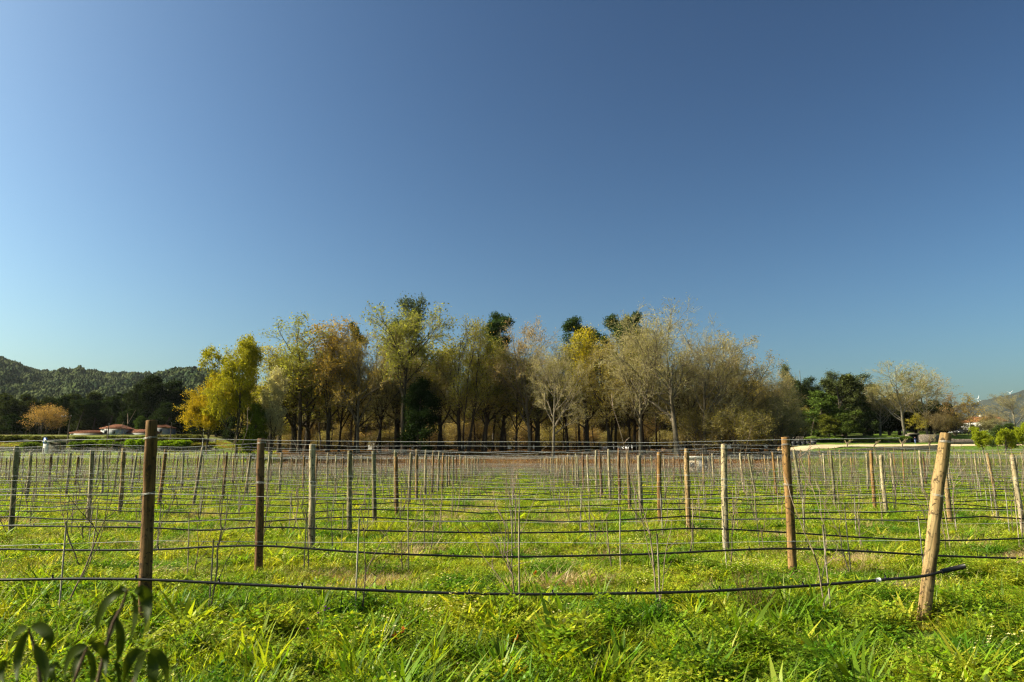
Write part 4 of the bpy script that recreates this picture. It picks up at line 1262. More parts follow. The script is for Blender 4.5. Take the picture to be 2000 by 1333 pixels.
HOSE = {0: [(-120, 1132), (0, 1133), (150, 1131), (300, 1133), (480, 1142), (700, 1152), (850, 1158), (1020, 1161), (1180, 1160), (1330, 1157), (1480, 1150), (1600, 1143), (1720, 1133), (1800, 1126), (1842, 1116), (1880, 1107)],
        1: [(-80, 1072), (0, 1073), (150, 1075), (300, 1074), (420, 1068), (530, 1067), (700, 1079), (850, 1085), (1000, 1088), (1250, 1083), (1430, 1075), (1550, 1072), (1700, 1078), (1840, 1086), (2000, 1091), (2090, 1090)],
        2: [(-60, 1026), (0, 1027), (150, 1029), (290, 1031), (400, 1036), (520, 1030), (740, 1037), (1000, 1041), (1240, 1037), (1330, 1033), (1420, 1034), (1560, 1042), (1700, 1051), (1850, 1056), (2000, 1052), (2060, 1051)]}
for k, y in enumerate(ROWS):
    rp = sorted(row_posts[k], key=lambda p: p['x'])
    xs = [p['x'] for p in rp]
    if not xs: continue
    xe = [xs[0] - 7.4] + xs + ([xs[-1] + 7.4] if k > 0 else [])
    if k in HOSE:
        pts = px_curve(HOSE[k], y - .085)
    else:
        pts = []
        for a, b_ in zip(xe[:-1], xe[1:]):
            sag = rng.uniform(.02, .11)
            for f in np.linspace(0, 1, 9)[:-1]:
                x = a + (b_ - a) * f
                pts.append((x, y - .085, float(T(x, y)) + .44 - sag * 4 * f * (1 - f)))
        pts = np.array(pts)
    lab = 'black drip hose along the %s vine row' % ORD[k] + (' from the front' if k else ', ending past the leaning post')
    ho = MB().tube(pts, .0135 if k < 12 else .012, 8 if k < 6 else 4).build('drip_hose', M['hose'], None, True)
    tag(ho, lab, 'hose', 'drip hoses along the vine rows')
    if k < 3:
        L = np.concatenate([[0], np.cumsum(np.linalg.norm(np.diff(pts, axis=0), axis=1))])
        for s in np.arange(.3, L[-1], .82):
            q = [np.interp(s, L, pts[:, i]) for i in range(3)]
            b = MB(); b.tube([(q[0], q[1], q[2] + .012), (q[0], q[1], q[2] + .042)], [.011, .008], 6)
            b.build('dripper', M['hose'], ho)
        if k == 0:
            q = pts[-1]; q2 = pts[-2]; dd = (q - q2) / np.linalg.norm(q - q2)
            MB().tube([q - dd * .22, q + dd * .02], .024, 8).build('end_plug', M['hose'], ho)
            for s in (.915,):
                q = [np.interp(s * L[-1], L, pts[:, i]) for i in range(3)]
                MB().tube([(q[0] - .022, q[1], q[2] - .003), (q[0] + .022, q[1], q[2] + .003)], .0215, 8).build('coupling', M['steel'], ho)
    for wi, (hz, nm) in enumerate(((1.83, 'top'), (1.27, 'middle'), (.80, 'low'))):
        pts = []
        for a, b_ in zip(xe[:-1], xe[1:]):
            sag = rng.uniform(.01, .09)
            j0, j1 = rng.normal(0, .02, 2)
            for f in np.linspace(0, 1, 7)[:-1]:
                x = a + (b_ - a) * f
                pts.append((x, y + (.062 if wi != 1 else -.064), float(T(x, y)) + hz - sag * 4 * f * (1 - f)))
        x = xe[-1]; pts.append((x, y + (.062 if wi != 1 else -.064), float(T(x, y)) + hz))
        lab = '%s steel wire strung along the %s vine row' % (nm, ORD[k])
        tag(MB().tube(pts, .0024 if k < 10 else .0026, 4, 0, False).build('trellis_wire', M['wire']), lab, 'wire', 'steel wires of the trellis rows')

# ------------------------------------------------------------------ vines and their stakes
def zig(p, d, L, n, r, w=.12, up=.02):
    P_ = poly(np.array([p], float), np.array([d], float), np.array([L]), n, w, up, r)[0]
    return P_
def vine_parts(seed):
    r = np.random.default_rng(seed)
    parts = []
    h = r.uniform(.5, .8)
    st = zig((0, 0, -.15), (r.normal(0, .12), r.normal(0, .1), 1), h + .15, 7, r, .1, .1)
    parts.append(('stem', MB().tube(st, np.linspace(.0095, .0065, 7), 6).mesh('stem', M['vine'], True)))
    for c in range(r.integers(2, 5)):
        i = r.integers(2, 7) if c else 6
        L = r.uniform(.4, 1.0) if r.random() > .3 else r.uniform(1.1, 1.6)
        side = r.choice([-1, 1])
        P_ = zig(st[i], (side * r.uniform(.1, .7), r.normal(0, .15), 1), L, 9, r, .14, .05)
        b = MB().tube(P_, np.linspace(.0046, .0022, 9), 5)
        for q in range(1, 8, 2):
            if r.random() < .55:
                tw = zig(P_[q], (r.normal(0, .6), r.normal(0, .4), .6), r.uniform(.08, .3), 4, r, .2)
                b.tube(tw, np.linspace(.004, .002, 4), 4, 0, False)
        parts.append(('cane', b.mesh('cane', M['vine'], True)))
    return parts
VP = [vine_parts(200 + i) for i in range(10)]
def vine_joined(seed):
    b = MB(); r = np.random.default_rng(seed)
    st = zig((0, 0, -.1), (r.normal(0, .12), 0, 1), r.uniform(.6, .9), 4, r, .12, .1)
    b.tube(st, np.linspace(.014, .01, 4), 4, 0, False)
    for c in range(3):
        P_ = zig(st[-1 - c % 2], (r.choice([-1, 1]) * r.uniform(.1, .8), r.normal(0, .2), 1), r.uniform(.5, 1.3), 5, r, .16, .04)
        b.tube(P_, np.linspace(.008, .004, 5), 3, 0, False)
    return b
VJ = [vine_joined(300 + i) for i in range(8)]
VJM = [b.mesh('grapevine', M['vine'], True) for b in VJ]
def stake_mesh(seed):
    r = np.random.default_rng(seed)
    h = r.uniform(.85, 1.05)
    z = np.linspace(-.15, h, 8)
    P_ = np.c_[.008 * np.sin(z * 3 + seed), .006 * np.sin(z * 4 + 1), z]
    R_ = .0075 + .0012 * (np.arange(8) % 2)
    return MB().tube(P_, R_, 6).mesh('vine_stake', M['cane'], True)
SM = [stake_mesh(i) for i in range(4)]

ROW0 = [(110, 0), (408, 1), (703, 2), (1010, 3), (1290, 4), (1614, 5)]
vines = []
for k, y in enumerate(ROWS):
    if k == 0:
        for px, v in ROW0: vines.append((k, float(at(px, 1200, y)[0]), y))
        vines.append((k, float(at(-150, 1200, y)[0]), y))
        continue
    lo = max(-.78 * y - 2, -72); hi = min(.78 * y + 2, 70)
    n0 = int(lo / 1.5)
    for q in range(n0, int(hi / 1.5) + 1):
        vines.append((k, q * 1.5 + (rng.normal(0, .05) if abs(q) < 2 and k < 9 else rng.normal(0, .16)) + (0.02 if q == 0 else 0), y))
vines.sort(key=lambda v: math.hypot(v[1], v[2]))
farv, fars = MB(), MB()
cnt = {}
for n_, (k, x, y) in enumerate(vines):
    z = float(T(x, y))
    yy = y + rng.normal(0, .04)
    sx_ = x + rng.uniform(-.1, .1)
    sl_ = (rng.normal(0, .022), rng.normal(0, .022), rng.uniform(0, 6))
    if n_ < 300:
        rz = rng.choice([0, PI]) + rng.normal(0, .3)
        cc = [(.19, .14, .10), (.24, .18, .13), (.16, .12, .085)][n_ % 3]
        if k < 5:
            o = empty('grapevine', (x, yy, z), rz)
            o.scale = (1, 1, rng.uniform(.85, 1.25))
            for nm, me in VP[n_ % 10]: add(nm, me, o, color=cc)
        else:
            o = add('grapevine', VJM[n_ % 8], None, (x, yy, z), (0, 0, rz), rng.uniform(.85, 1.25), cc)
        so_ = add('vine_stake', SM[n_ % 4], None, (sx_, yy + .05, z), sl_, (1, 1, rng.uniform(.9, 1.15)), [(.30, .24, .16), (.22, .19, .14), (.34, .30, .24)][n_ % 3])
        side = 'left' if x < 0 else 'right'
        i = cnt.get((k, side), 0); cnt[(k, side)] = i + 1
        if i < len(ORD):
            pos = '%s %s of the picture centre' % (ORD[i] if i else 'first', side)
            tag(o, 'bare young vine in the %s row, %s' % (ORD[k], pos), 'vine', 'dormant young grapevines')
            tag(so_, 'thin cane stake in the %s row, %s' % (ORD[k], pos), 'stake', 'cane stakes of the vines')
        else:
            tag(o, 'bare young vine in the %s half of the %s vine row' % (side, ORD[k]), 'vine', 'dormant young grapevines, %s row %s' % (ORD[k], side))
            tag(so_, 'thin cane stake in the %s half of the %s vine row' % (side, ORD[k]), 'stake', 'cane stakes, %s row %s' % (ORD[k], side))
    else:
        b = VJ[n_ % 8]; a = rng.choice([-1, 1]); s = rng.uniform(.9, 1.3)
        for Vv, (key, fl) in zip([np.concatenate(b.V)], [(None, None)]):
            pass
        off = farv.n
        Vv = np.concatenate(b.V) * np.array([a * s, s, s]) + np.array([x, yy, z])
        farv.V.append(Vv); farv.n += len(Vv)
        for key, fl in b.F.items(): farv.F.setdefault(key, []).extend([f + off for f in fl])
        fars.tube([(sx_, yy, z - .1), (sx_ + rng.normal(0, .05), yy, z + rng.uniform(.8, 1.1))], .009, 3, 0, False)
tag(farv.build('far_grapevines', M['vine'], color=(.17, .12, .085)), 'haze of bare vines filling the far rows', 'vines', kind='stuff')
tag(fars.build('far_vine_stakes', M['cane'], color=(.3, .25, .18)), 'haze of thin stakes filling the far rows', 'stakes', kind='stuff')

# ------------------------------------------------------------------ ground cover (uncountable)
def blade(b, p, az, h, w, bend, mi=0, segs=3, lean=.2):
    d = np.array([math.cos(az), math.sin(az), 0]); s = np.array([-d[1], d[0], 0])
    V = []
    for i in range(segs + 1):
        t = i / segs
        c = np.array(p) + d * (lean * h * t + bend * h * t * t) + np.array([0, 0, h * (t - .35 * bend * t * t)])
        ww = w * (1 - t ** 1.6) * (.7 + .9 * t if t < .4 else 1)
        if i < segs: V += [c - s * ww / 2, c + s * ww / 2]
        else: V.append(c)
    o = b.n
    n = len(V)
    b.put(V, [(2 * i, 2 * i + 1, 2 * i + 3, 2 * i + 2) for i in range(segs - 1)], mi)
    b.F.setdefault((3, mi), []).append(np.array([[o + n - 3, o + n - 2, o + n - 1]]))

def leaflet(b, p, az, tilt, L, w, mi=0):
    d = np.array([math.cos(az) * math.cos(tilt), math.sin(az) * math.cos(tilt), math.sin(tilt)])
    s = np.array([-math.sin(az), math.cos(az), 0]); p = np.array(p)
    up = np.cross(d, s)
    b.put([p, p + d * L * .45 - s * w / 2 - up * w * .12, p + d * L, p + d * L * .45 + s * w / 2 - up * w * .12], [(0, 1, 2), (0, 2, 3)], mi)

def tuft(seed, n=24, h=(.07, .17), w=.008, R_=.07):
    r = np.random.default_rng(seed); b = MB()
    for i in range(n):
        a = r.uniform(0, 6.28); q = R_ * math.sqrt(r.random())
        blade(b, (q * math.cos(a), q * math.sin(a), -.01), r.uniform(0, 6.28), r.uniform(*h), w * r.uniform(.7, 1.4), r.uniform(.1, .7), lean=r.uniform(.0, .5))
    return b.mesh('grass_tuft', M['grass'])
def herb(seed, n=34, R_=.09, h=.1, L=.022):
    r = np.random.default_rng(seed); b = MB()
    for i in range(n):
        a = r.uniform(0, 6.28); q = R_ * math.sqrt(r.random()); z = h * r.uniform(.2, 1)
        p = (q * math.cos(a), q * math.sin(a), z)
        for k in range(3): leaflet(b, p, a + k * 2.1 + r.uniform(-.3, .3), r.uniform(-.3, .7), L * r.uniform(.7, 1.3), L * .7)
    return b.mesh('herb', M['herb'])
def broad(seed, n=11, L=(.08, .16), w=.026):
    r = np.random.default_rng(seed); b = MB()
    for i in range(n):
        blade(b, (0, 0, 0), i * 2.4 + r.uniform(-.4, .4), r.uniform(*L), w * r.uniform(.7, 1.3), r.uniform(.2, .9), segs=4, lean=r.uniform(.3, .9))
    return b.mesh('broad_weed', M['herb'])
def strawy(seed, n=26):
    r = np.random.default_rng(seed); b = MB()
    for i in range(n):
        a = r.uniform(0, 6.28); q = .14 * math.sqrt(r.random())
        blade(b, (q * math.cos(a), q * math.sin(a), 0), r.uniform(0, 6.28), r.uniform(.05, .14), .005, r.uniform(0, .6), lean=r.uniform(.4, 1.8))
    return b.mesh('straw', M['straw'])
def flowery(seed, n=9):
    r = np.random.default_rng(seed); b = MB()
    for i in range(n):
        a = r.uniform(0, 6.28); q = .1 * math.sqrt(r.random()); z = r.uniform(.09, .17)
        x, y = q * math.cos(a), q * math.sin(a)
        blade(b, (x, y, 0), a, z, .004, 0, 0, 2, 0)
        for k in range(4): leaflet(b, (x, y, z), k * 1.57 + a, .3, .009, .008, 1)
        for k in range(3): leaflet(b, (x, y, z * r.uniform(.2, .8)), r.uniform(0, 6.28), .3, .025, .012, 0)
    return b.mesh('small_flowers', [M['herb'], M['cream']])
def patch(seed, n=70, R_=.32, h=(.05, .13), w=.02, mat_='grass', lf=40):
    r = np.random.default_rng(seed); b = MB()
    for i in range(n):
        a = r.uniform(0, 6.28); q = R_ * math.sqrt(r.random())
        blade(b, (q * math.cos(a), q * math.sin(a), -.02), r.uniform(0, 6.28), r.uniform(*h), w * r.uniform(.6, 1.4), r.uniform(.1, .7), segs=2, lean=r.uniform(0, .8))
    for i in range(lf):
        a = r.uniform(0, 6.28); q = R_ * math.sqrt(r.random())
        leaflet(b, (q * math.cos(a), q * math.sin(a), r.uniform(.02, h[1] * .8)), r.uniform(0, 6.28), r.uniform(-.2, .8), .05, .035)
    return b.mesh('turf_patch', M[mat_])
M['lush'] = leafmat('lush_blade', (.13, .225, .009), .5, .68, .012, hue=(.28, .30, .018), patch=(.055, .135, .007))
def lush_of(me):
    c = me.copy()
    for i in range(len(c.materials)):
        if c.materials[i] in (M['grass'], M['herb']): c.materials[i] = M['lush']
    return c
near = proto_collection('near_cover', [tuft(1), tuft(2, 30, (.05, .13), .007, .09), tuft(3, 18, (.10, .2), .009, .06), herb(4), herb(5, 40, .1, .14, .018), herb(6, 22, .08, .07, .032), broad(7), broad(8, 8, (.12, .2), .034), strawy(9), flowery(10), flowery(11, 14)])
farc = proto_collection('far_cover', [patch(21), patch(22, 60, .34, (.05, .16), .024), patch(23, 40, .36, (.04, .1), .022, 'herb', 90), patch(24, 70, .36, (.04, .1), .014, 'straw', 0), patch(25, 30, .36, (.02, .06), .03, 'litter', 80)])

verge = proto_collection('verge_cover', [lush_of(m) for m in (tuft(31, 26, (.08, .2), .010, .07), tuft(32, 20, (.14, .28), .011, .06), herb(33, 40, .1, .13, .024), herb(34, 34, .11, .2, .03), broad(35, 12, (.1, .2), .03), broad(36, 9, (.14, .27), .036), broad(37, 16, (.12, .3), .022), flowery(38, 6))])
def cover_points(y0, y1, dens, seed, slope=.80, pad=1.5):
    r = np.random.default_rng(seed)
    n = int(dens * (slope * (y1 ** 2 - y0 ** 2) + 2 * pad * (y1 - y0)))
    y = np.sqrt(r.random(n) * (y1 ** 2 - y0 ** 2) + y0 ** 2)
    x = r.uniform(-1, 1, n) * (slope * y + pad)
    return x, y, r

def sow(name, bands, coll, chooser, label):
    PP, RR, SS, II = [], [], [], []
    for (y0, y1, dens, sc_, seed) in bands:
        x, y, r = cover_points(y0, y1, dens, seed)
        idx, keep, sm = chooser(x, y, r)
        x, y, idx, sm = x[keep], y[keep], idx[keep], sm[keep]
        n = len(x)
        s = sc_ * r.uniform(.65, 1.35, n) * sm
        PP.append(np.c_[x, y, T(x, y)]); RR.append(np.c_[r.normal(0, .12, n), r.normal(0, .12, n), r.uniform(0, 6.28, n)])
        SS.append(np.c_[s, s, s * r.uniform(.75, 1.25, n)]); II.append(idx)
    return scatter(name, np.concatenate(PP), np.concatenate(RR), np.concatenate(SS), np.concatenate(II), coll, label, 'grass')

def rowdist(y):
    R_ = np.array(ROWS)
    return np.abs(y[:, None] - R_[None]).min(1)

def near_choice(x, y, r):
    n = len(x)
    a = wob(x, y, 1.7, 71); bq = wob(x, y, 3.5, 72); st = wob(x, y, 2.3, 73) + .5 * wob(x * .35, y, 1.1, 74)
    p = np.stack([np.exp(1.2 * a), np.exp(.5 * a) * .8, np.exp(1.3 * a) * .45, np.exp(-1.2 * a) * 1.2, np.exp(-a + .6 * bq), np.exp(-bq) * .8, np.exp(bq) * .7, np.exp(bq + .4 * a) * .42,
                  np.where(y > 8.5, np.exp(3.4 * (st - .32)), .04), np.exp(1.8 * (wob(x, y, 2.8, 75) - .7)) * np.where(y > 8, .4, .12), np.exp(1.8 * (wob(x, y, 2.2, 76) - .5)) * np.where(y > 8, .4, .05)], 1)
    p /= p.sum(1, keepdims=True)
    idx = (p.cumsum(1) > r.random(n)[:, None]).argmax(1)
    sm = np.where(y < 8.5, .95, .88) * (1 + .22 * bq + .5 * wob(x, y, .75, 77))
    keep = np.ones(n, bool)
    for q in row_posts[0]: keep &= ~((np.abs(x - q['x'] * y / q['y']) < .22) & (y > 6.0) & (y < 7.2) & (r.random(n) < .8))
    return idx, keep, np.clip(sm, .4, 2.1)
def verge_choice(x, y, r):
    n = len(x)
    a = wob(x, y, .9, 171); bq = wob(x, y, .55, 172)
    p = np.stack([np.exp(a), .6 * np.exp(1.4 * a), np.exp(-a), .7 * np.exp(-1.3 * a), .8 * np.exp(bq), .5 * np.exp(1.5 * bq), .35 * np.exp(1.5 * bq - a), np.full(n, .12)], 1)
    p /= p.sum(1, keepdims=True)
    idx = (p.cumsum(1) > r.random(n)[:, None]).argmax(1)
    clump = wob(x, y, .7, 173) + .6 * wob(x, y, 1.6, 174)
    keep = r.random(n) < np.clip(1.15 - .5 * sstep(6.3, 8.2, y + .5 * wob(x, y, 2, 175)) * 2, 0, 1) * np.clip(.75 + .4 * clump, .25, 1)
    for q in row_posts[0]: keep &= ~((np.abs(x - q['x'] * y / q['y']) < .30) & (y > 5.0) & (y < 7.25))
    return idx, keep, np.clip(.8 + .45 * clump, .45, 1.6)
sow('verge_grass', [(3.6, 8.4, 250, 1.0, 521)], verge, verge_choice, 'lush tall weeds and grass along the near edge of the vineyard')
sow('grass', [(3.6, 7.2, 260, 1.0, 501), (7.2, 11, 300, .95, 502), (11, 18, 150, 1.05, 503), (18, 30, 62, 1.25, 504)], near, near_choice, 'bright green grass, clover and weeds covering the vineyard floor')

def far_choice(x, y, r):
    n = len(x)
    u = x / y
    lit = (y > 94 + 2 * wob(x, y, 14, 5)) & (u > -.34) & (u < .41)
    st = wob(x, y, 6, 81) + .4 * wob(x, y, 2, 82)
    idx = r.integers(0, 3, n)
    idx = np.where((st + r.normal(0, .3, n)) > .75, 3, idx)
    lidx = np.where(r.random(n) < .78, 4, 3)
    idx = np.where(lit, lidx, idx)
    terr = (u < -.37) & (y > 126)
    idx = np.where(terr, np.where(r.random(n) < .6, 4, 2), idx)
    keep = (y < 108) | (r.random(n) < .7)
    pathy = (u > .42) & (y > 158)
    return idx, keep & ~pathy, np.where(lit, 1.3, 1.0)
sow('turf', [(26, 45, 9, 1.1, 511), (45, 70, 5, 1.35, 512), (70, 100, 2.6, 1.7, 513), (100, 165, 1.0, 2.2, 514)], farc, far_choice, 'green turf between the far vine rows and under the trees')

# ------------------------------------------------------------------ single weeds near the camera
def lance(seed, L=.3, w=.045, arch=.5, n=8):
    r = np.random.default_rng(seed)
    V = []
    for i in range(n + 1):
        t = i / n
        x = L * (t - .18 * arch * t * t); z = L * (.55 * t - arch * .62 * t * t) + L * .55 * t * (1 - arch * .4)
        ww = w * (math.sin(PI * min(1, t * .88 + .12)) ** .8) * (1 if t < .98 else .15) / 2
        wv = .012 * L * math.sin(t * 9 + seed)
        V += [(x, -ww, z + ww * .45 + wv), (x, wv * .3, z), (x, ww, z + ww * .45 - wv)]
    F = [(3 * i + k, 3 * i + 3 + k, 3 * i + 4 + k, 3 * i + 1 + k) for i in range(n) for k in range(2)]
    return mk('leaf', V, [(np.array(F), 0)], [M['weed']], True)
LM = [lance(1, .3, .042, .35), lance(2, .26, .055, .6), lance(3, .22, .07, .8), lance(4, .34, .05, .5)]
def ground_at(px, py):
    dx, dy, dz = ray(px, py)
    k = -CAMZ / dz
    return dx * k, dy * k
def weed(px, py, n, size, c, label, kinds=(0, 1, 3), stand=0.0):
    x, y = ground_at(px, py)
    o = empty('weed_plant', (x, y, float(T(x, y)) - .01))
    for i in range(int(n * 1.5)):
        a = i * 2.4 + rng.uniform(-.3, .3)
        s = size * rng.uniform(.5, 1.0)
        tilt = rng.uniform(-.7, .25) - stand * .3
        cc = tuple(v * rng.uniform(.75, 1.3) for v in c)
        add('leaf', LM[kinds[i % len(kinds)]], o, (.012 * math.cos(a), .012 * math.sin(a), 0), (0, tilt, a), s, cc)
    return tag(o, label, 'weed', 'large weeds in the foreground')
G_, D_ = (.15, .25, .010), (.085, .17, .009)
for a in [
 (980, 1318, 20, .95, D_, 'large dark dock clump at bottom centre', (0, 3), .6),
 (1055, 1322, 14, .8, D_, 'dark leafy clump just right of the bottom centre dock', (0, 1), .5),
 (1215, 1318, 18, .95, D_, 'dark upright clump right of bottom centre', (0, 3), .7),
 (690, 1258, 14, .85, G_, 'broad rosette of long leaves right of the purple flowers', (1, 3), .5),
 (640, 1178, 12, .65, G_, 'weed with wide pale leaves right under the nearest hose', (2, 1), .1),
 (480, 1318, 14, .8, D_, 'dark leaf tuft at the bottom left of centre', (0, 1), .4),
 (345, 1212, 16, .9, D_, 'tall dark leaf tuft right of the near orange post', (0, 3), .8),
 (150, 1190, 12, .75, D_, 'dark weed left of the near orange post', (1, 2), .3),
 (50, 1100, 14, .95, D_, 'bushy dark weed behind the hose at far left', (1, 2), .4),
 (1370, 1205, 13, .75, D_, 'dark upright weed below the hose right of centre', (0, 3), .8),
 (1290, 1238, 8, .5, (.13, .19, .05), 'small pale-leaved weed right of centre', (2,), .1),
 (1500, 1235, 18, .75, D_, 'dark weed patch left of the leaning post', (1, 2), .3),
 (1600, 1285, 14, .75, G_, 'fresh green leafy weed left of the leaning post foot', (0, 1), .5),
 (1660, 1300, 12, .7, G_, 'long-leaved weed below the leaning post foot', (0, 3), .6),
 (1860, 1215, 18, .8, (.09, .18, .012), 'bushy yellow-green weed right of the leaning post', (1, 2), .4),
 (1940, 1290, 14, .9, (.09, .17, .012), 'leafy weed in the bottom right corner', (1, 2), .3),
 (1130, 1228, 12, .65, G_, 'light green tuft just right of the central stake', (0, 1), .6),
 (1560, 1205, 10, .6, D_, 'dark low weed behind the dark weed patch', (2, 1), .2),
 (760, 1315, 12, .7, G_, 'green weed between bottom left tuft and bottom centre dock', (1, 0), .4),
 (240, 1290, 12, .7, G_, 'green weed behind the dark foreground shrub', (1, 2), .3)]:
    weed(*a)

# fine-stemmed bushy herb at the hose, right of centre
x, y = ground_at(1470, 1215)
o = empty('bushy_herb', (x, y, float(T(x, y))))
r = np.random.default_rng(91)
b = MB()
for i in range(34):
    P_ = zig((r.normal(0, .07), r.normal(0, .07), 0), (r.normal(0, .35), r.normal(0, .3), 1), r.uniform(.3, .55), 6, r, .12, .02)
    b.tube(P_, .003, 4, 0, False)
b.build('stems', M['vine'], o, color=(.12, .09, .03))
b = MB()
for i in range(900):
    q = np.array([r.normal(0, .17), r.normal(0, .13), .12 + abs(r.normal(.2, .14))])
    leaflet(b, q, r.uniform(0, 6.28), r.uniform(-.2, .7), .022, .014)
b.build('foliage', M['weed'], o, color=(.075, .115, .012))
tag(o, 'fine-leaved bushy herb hiding the hose right of centre', 'herb', 'large weeds in the foreground')

# purple flowers, yellow flowers and fallen leaves
M['purple'] = leafmat('purple_petal', (.12, .015, .24), .3, .3, 0)
M['yellow'] = leafmat('yellow_petal', (.65, .42, .01), .3, .2, 0)
M['dead'] = leafmat('dead_leaf', (.30, .095, .02), .35, .2, 0)
def flower(px, py, h, heads, petal, label, grp, name):
    x, y = ground_at(px, py)
    o = empty(name, (x, y, float(T(x, y))))
    for i in range(heads):
        dx, dz = rng.normal(0, .05) if heads > 1 else 0, h * rng.uniform(.8, 1.1)
        MB().tube([(dx * .3, 0, -.01), (dx * .8, .01, dz * .6), (dx, 0, dz)], .0025, 5).build('stem', M['weed'], o, color=(.06, .12, .015))
        b = MB()
        for k in range(8): leaflet(b, (dx, 0, dz), k * .785, .25, .016, .011)
        for k in range(5): leaflet(b, (dx, 0, dz + .004), k * 1.256, .7, .011, .008)
        b.build('blossom', petal, o)
    return tag(o, label, 'flower', grp)
flower(632, 1250, .27, 4, M['purple'], 'purple wildflowers left of the broad rosette', 'purple wildflowers', 'purple_flower')
flower(600, 1262, .16, 1, M['purple'], 'single purple wildflower lower left of the group', 'purple wildflowers', 'purple_flower')
for px, py, lab in [(1546, 1160, 'yellow flower at the foot of the second right post'), (1525, 1165, 'yellow flower left of the second right post foot'), (1502, 1168, 'yellow flower above the hose right of centre'), (824, 1180, 'yellow flower above the hose left of centre'), (1452, 1178, 'yellow flower on the bushy herb')]:
    flower(px, py, .17, 1, M['yellow'], lab, 'small yellow flowers', 'yellow_flower')
for px, py, lab in [(785, 1272, 'orange fallen leaf, upper of two left of bottom centre'), (776, 1288, 'orange fallen leaf, lower of two left of bottom centre'), (1047, 1146, 'orange fallen leaf beside the central stake'), (1010, 1285, 'yellow-orange leaf stuck in the bottom centre dock')]:
    x, y = ground_at(px, py)
    b = MB(); r = np.random.default_rng(px)
    for k in range(5): leaflet(b, (0, 0, 0), k * .62 - 1.2, .45 + .1 * k % .3, .055 * r.uniform(.7, 1.1), .032)
    tag(b.build('fallen_leaf', M['dead'], loc=(x, y - .05, float(T(x, y)) + .17), rot=(.9, .2, px)), lab, 'leaf', 'fallen leaves in the grass')

# ------------------------------------------------------------------ dark shrub close to the lens, bottom left
sh = empty('foreground_shrub', (-.86, 1.28, 0))
OX = Vector(sh.location)
def shrub_leaf(pts, w, seed):
    """drooping lance leaf along photo points (x, y, depth)"""
    r = np.random.default_rng(seed)
    C = [at(x, y, d) for x, y, d in pts]
    n = 10
    t = np.linspace(0, len(C) - 1, n + 1)
    P_ = np.array([[np.interp(q, range(len(C)), [c[i] for c in C]) for i in range(3)] for q in t])
    for _ in range(2): P_[1:-1] = (P_[:-2] + 2 * P_[1:-1] + P_[2:]) / 4
    tn = unit(np.gradient(P_, axis=0))
    yaw = r.uniform(-.9, .9)
    side = unit(np.cross(tn, np.array([math.sin(yaw), -math.cos(yaw), .15])))
    nm = np.cross(side, tn)
    V = []
    for i in range(n + 1):
        q = i / n
        ww = w * max(0, math.sin(PI * (q ** .8 * .97 + .02))) * (1 - .35 * q ** 3) / 2
        c = P_[i] - np.array(OX)
        V += [c - side[i] * ww + nm[i] * ww * .35, c, c + side[i] * ww + nm[i] * ww * .35]
    F = [(3 * i + k, 3 * i + 3 + k, 3 * i + 4 + k, 3 * i + 1 + k) for i in range(n) for k in range(2)]
    add('leaf', mk('leaf', V, [(np.array(F), 0)], [M['shrub_leaf']], True), sh)
D = 1.27
tips = [[(250, 1150), (238, 1185), (222, 1215), (205, 1270), (190, 1340)], [(56, 1228), (66, 1258), (76, 1300), (80, 1345)], [(172, 1262), (160, 1290), (140, 1345)], [(288, 1270), (272, 1300), (255, 1345)]]
for i, s in enumerate(tips):
    base = [(-.86 + .05 * i - OX.x, D + .02 * i - OX.y, 0), (-.84 + .05 * i - OX.x, D + .02 * i - OX.y, .8)]
    pts = [np.array(p) for p in base] + [at(x, y, D + .02 * i) - np.array(OX) for x, y in reversed(s)]
    MB().tube(pts, np.linspace(.0045, .0018, len(pts)), 6).build('stem', M['shrub_stem'], sh, True)
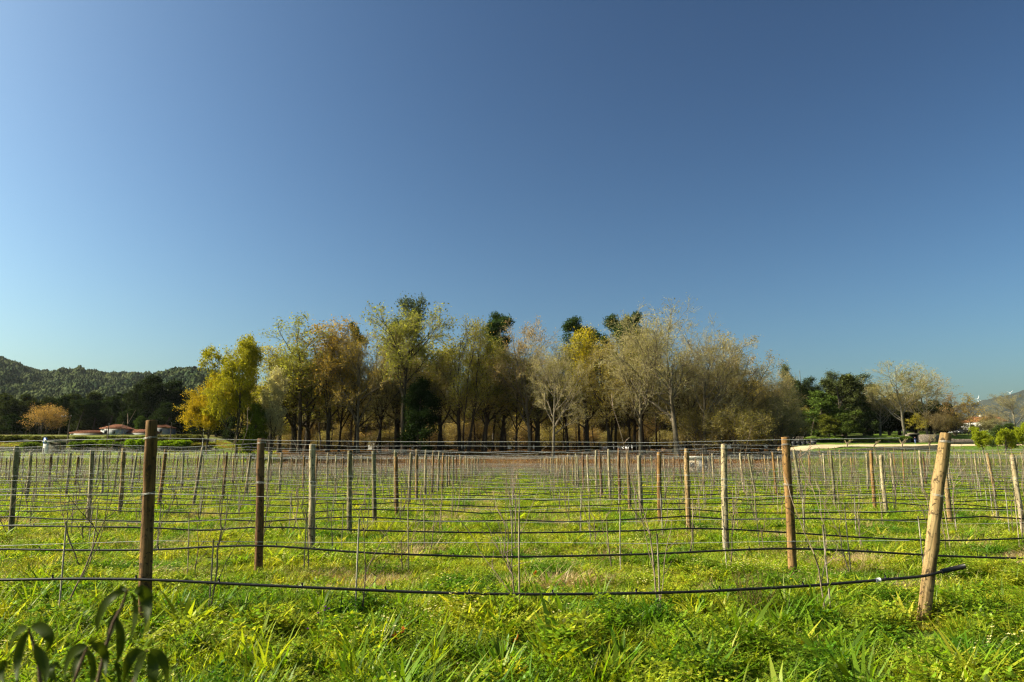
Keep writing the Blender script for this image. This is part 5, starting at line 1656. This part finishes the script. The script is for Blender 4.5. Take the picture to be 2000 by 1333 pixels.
for i, (pts, w) in enumerate([
 ([(246, 1156), (225, 1158), (203, 1185), (192, 1215), (190, 1240), (203, 1252)], .030),
 ([(248, 1158), (236, 1150), (228, 1160), (222, 1175)], .022),
 ([(256, 1158), (268, 1165), (272, 1195), (262, 1235), (248, 1272)], .034),
 ([(262, 1155), (280, 1150), (292, 1172), (290, 1205), (282, 1225)], .034),
 ([(236, 1188), (226, 1210), (216, 1240), (210, 1268)], .030),
 ([(228, 1205), (240, 1240), (236, 1275), (226, 1300)], .026),
 ([(54, 1226), (38, 1232), (22, 1262), (12, 1305)], .032),
 ([(60, 1224), (80, 1222), (98, 1238), (100, 1258), (88, 1280)], .028),
 ([(58, 1232), (42, 1260), (36, 1300), (34, 1345)], .030),
 ([(68, 1258), (82, 1285), (92, 1310), (88, 1340)], .028),
 ([(172, 1262), (150, 1268), (132, 1292), (126, 1335)], .030),
 ([(174, 1264), (158, 1280), (148, 1305), (140, 1330)], .026),
 ([(178, 1262), (200, 1262), (212, 1285), (206, 1330)], .030),
 ([(170, 1268), (186, 1290), (184, 1330), (178, 1360)], .026),
 ([(284, 1272), (262, 1276), (248, 1300), (240, 1345)], .030),
 ([(288, 1272), (278, 1290), (268, 1320), (262, 1350)], .030),
 ([(292, 1268), (310, 1280), (324, 1300), (328, 1345)], .028),
 ([(290, 1275), (302, 1300), (300, 1335), (296, 1360)], .030),
 ([(288, 1266), (294, 1255), (298, 1244)], .010),
 ([(172, 1260), (182, 1250), (192, 1246)], .016),
 ([(225, 1290), (236, 1310), (238, 1335), (232, 1360)], .028),
 ([(110, 1330), (100, 1310), (112, 1295), (122, 1310)], .026),
 ([(8, 1290), (4, 1310), (10, 1340)], .026)]):
    dd = D + rng.uniform(-.06, .08)
    shrub_leaf([(x, y, dd + .012 * k * rng.uniform(-1, 1)) for k, (x, y) in enumerate(pts)], w * .70, 700 + i)
tag(sh, 'dark drooping-leaved shrub close to the lens at bottom left', 'shrub')

# ------------------------------------------------------------------ haze
hm = bpy.data.materials.new('haze')
hm.use_nodes = True
hm.node_tree.nodes.clear()
ho_ = hm.node_tree.nodes.new('ShaderNodeOutputMaterial')
pv = hm.node_tree.nodes.new('ShaderNodeVolumePrincipled')
pv.inputs['Color'].default_value = (.86, .92, 1, 1)
pv.inputs['Density'].default_value = .00002
pv.inputs['Anisotropy'].default_value = .15
hm.node_tree.links.new(pv.outputs[0], ho_.inputs['Volume'])
tag(MB().box(-5600, 5600, -70, 5600, -3, 400).build('haze', hm), 'thin pale blue haze over the valley', kind='stuff')
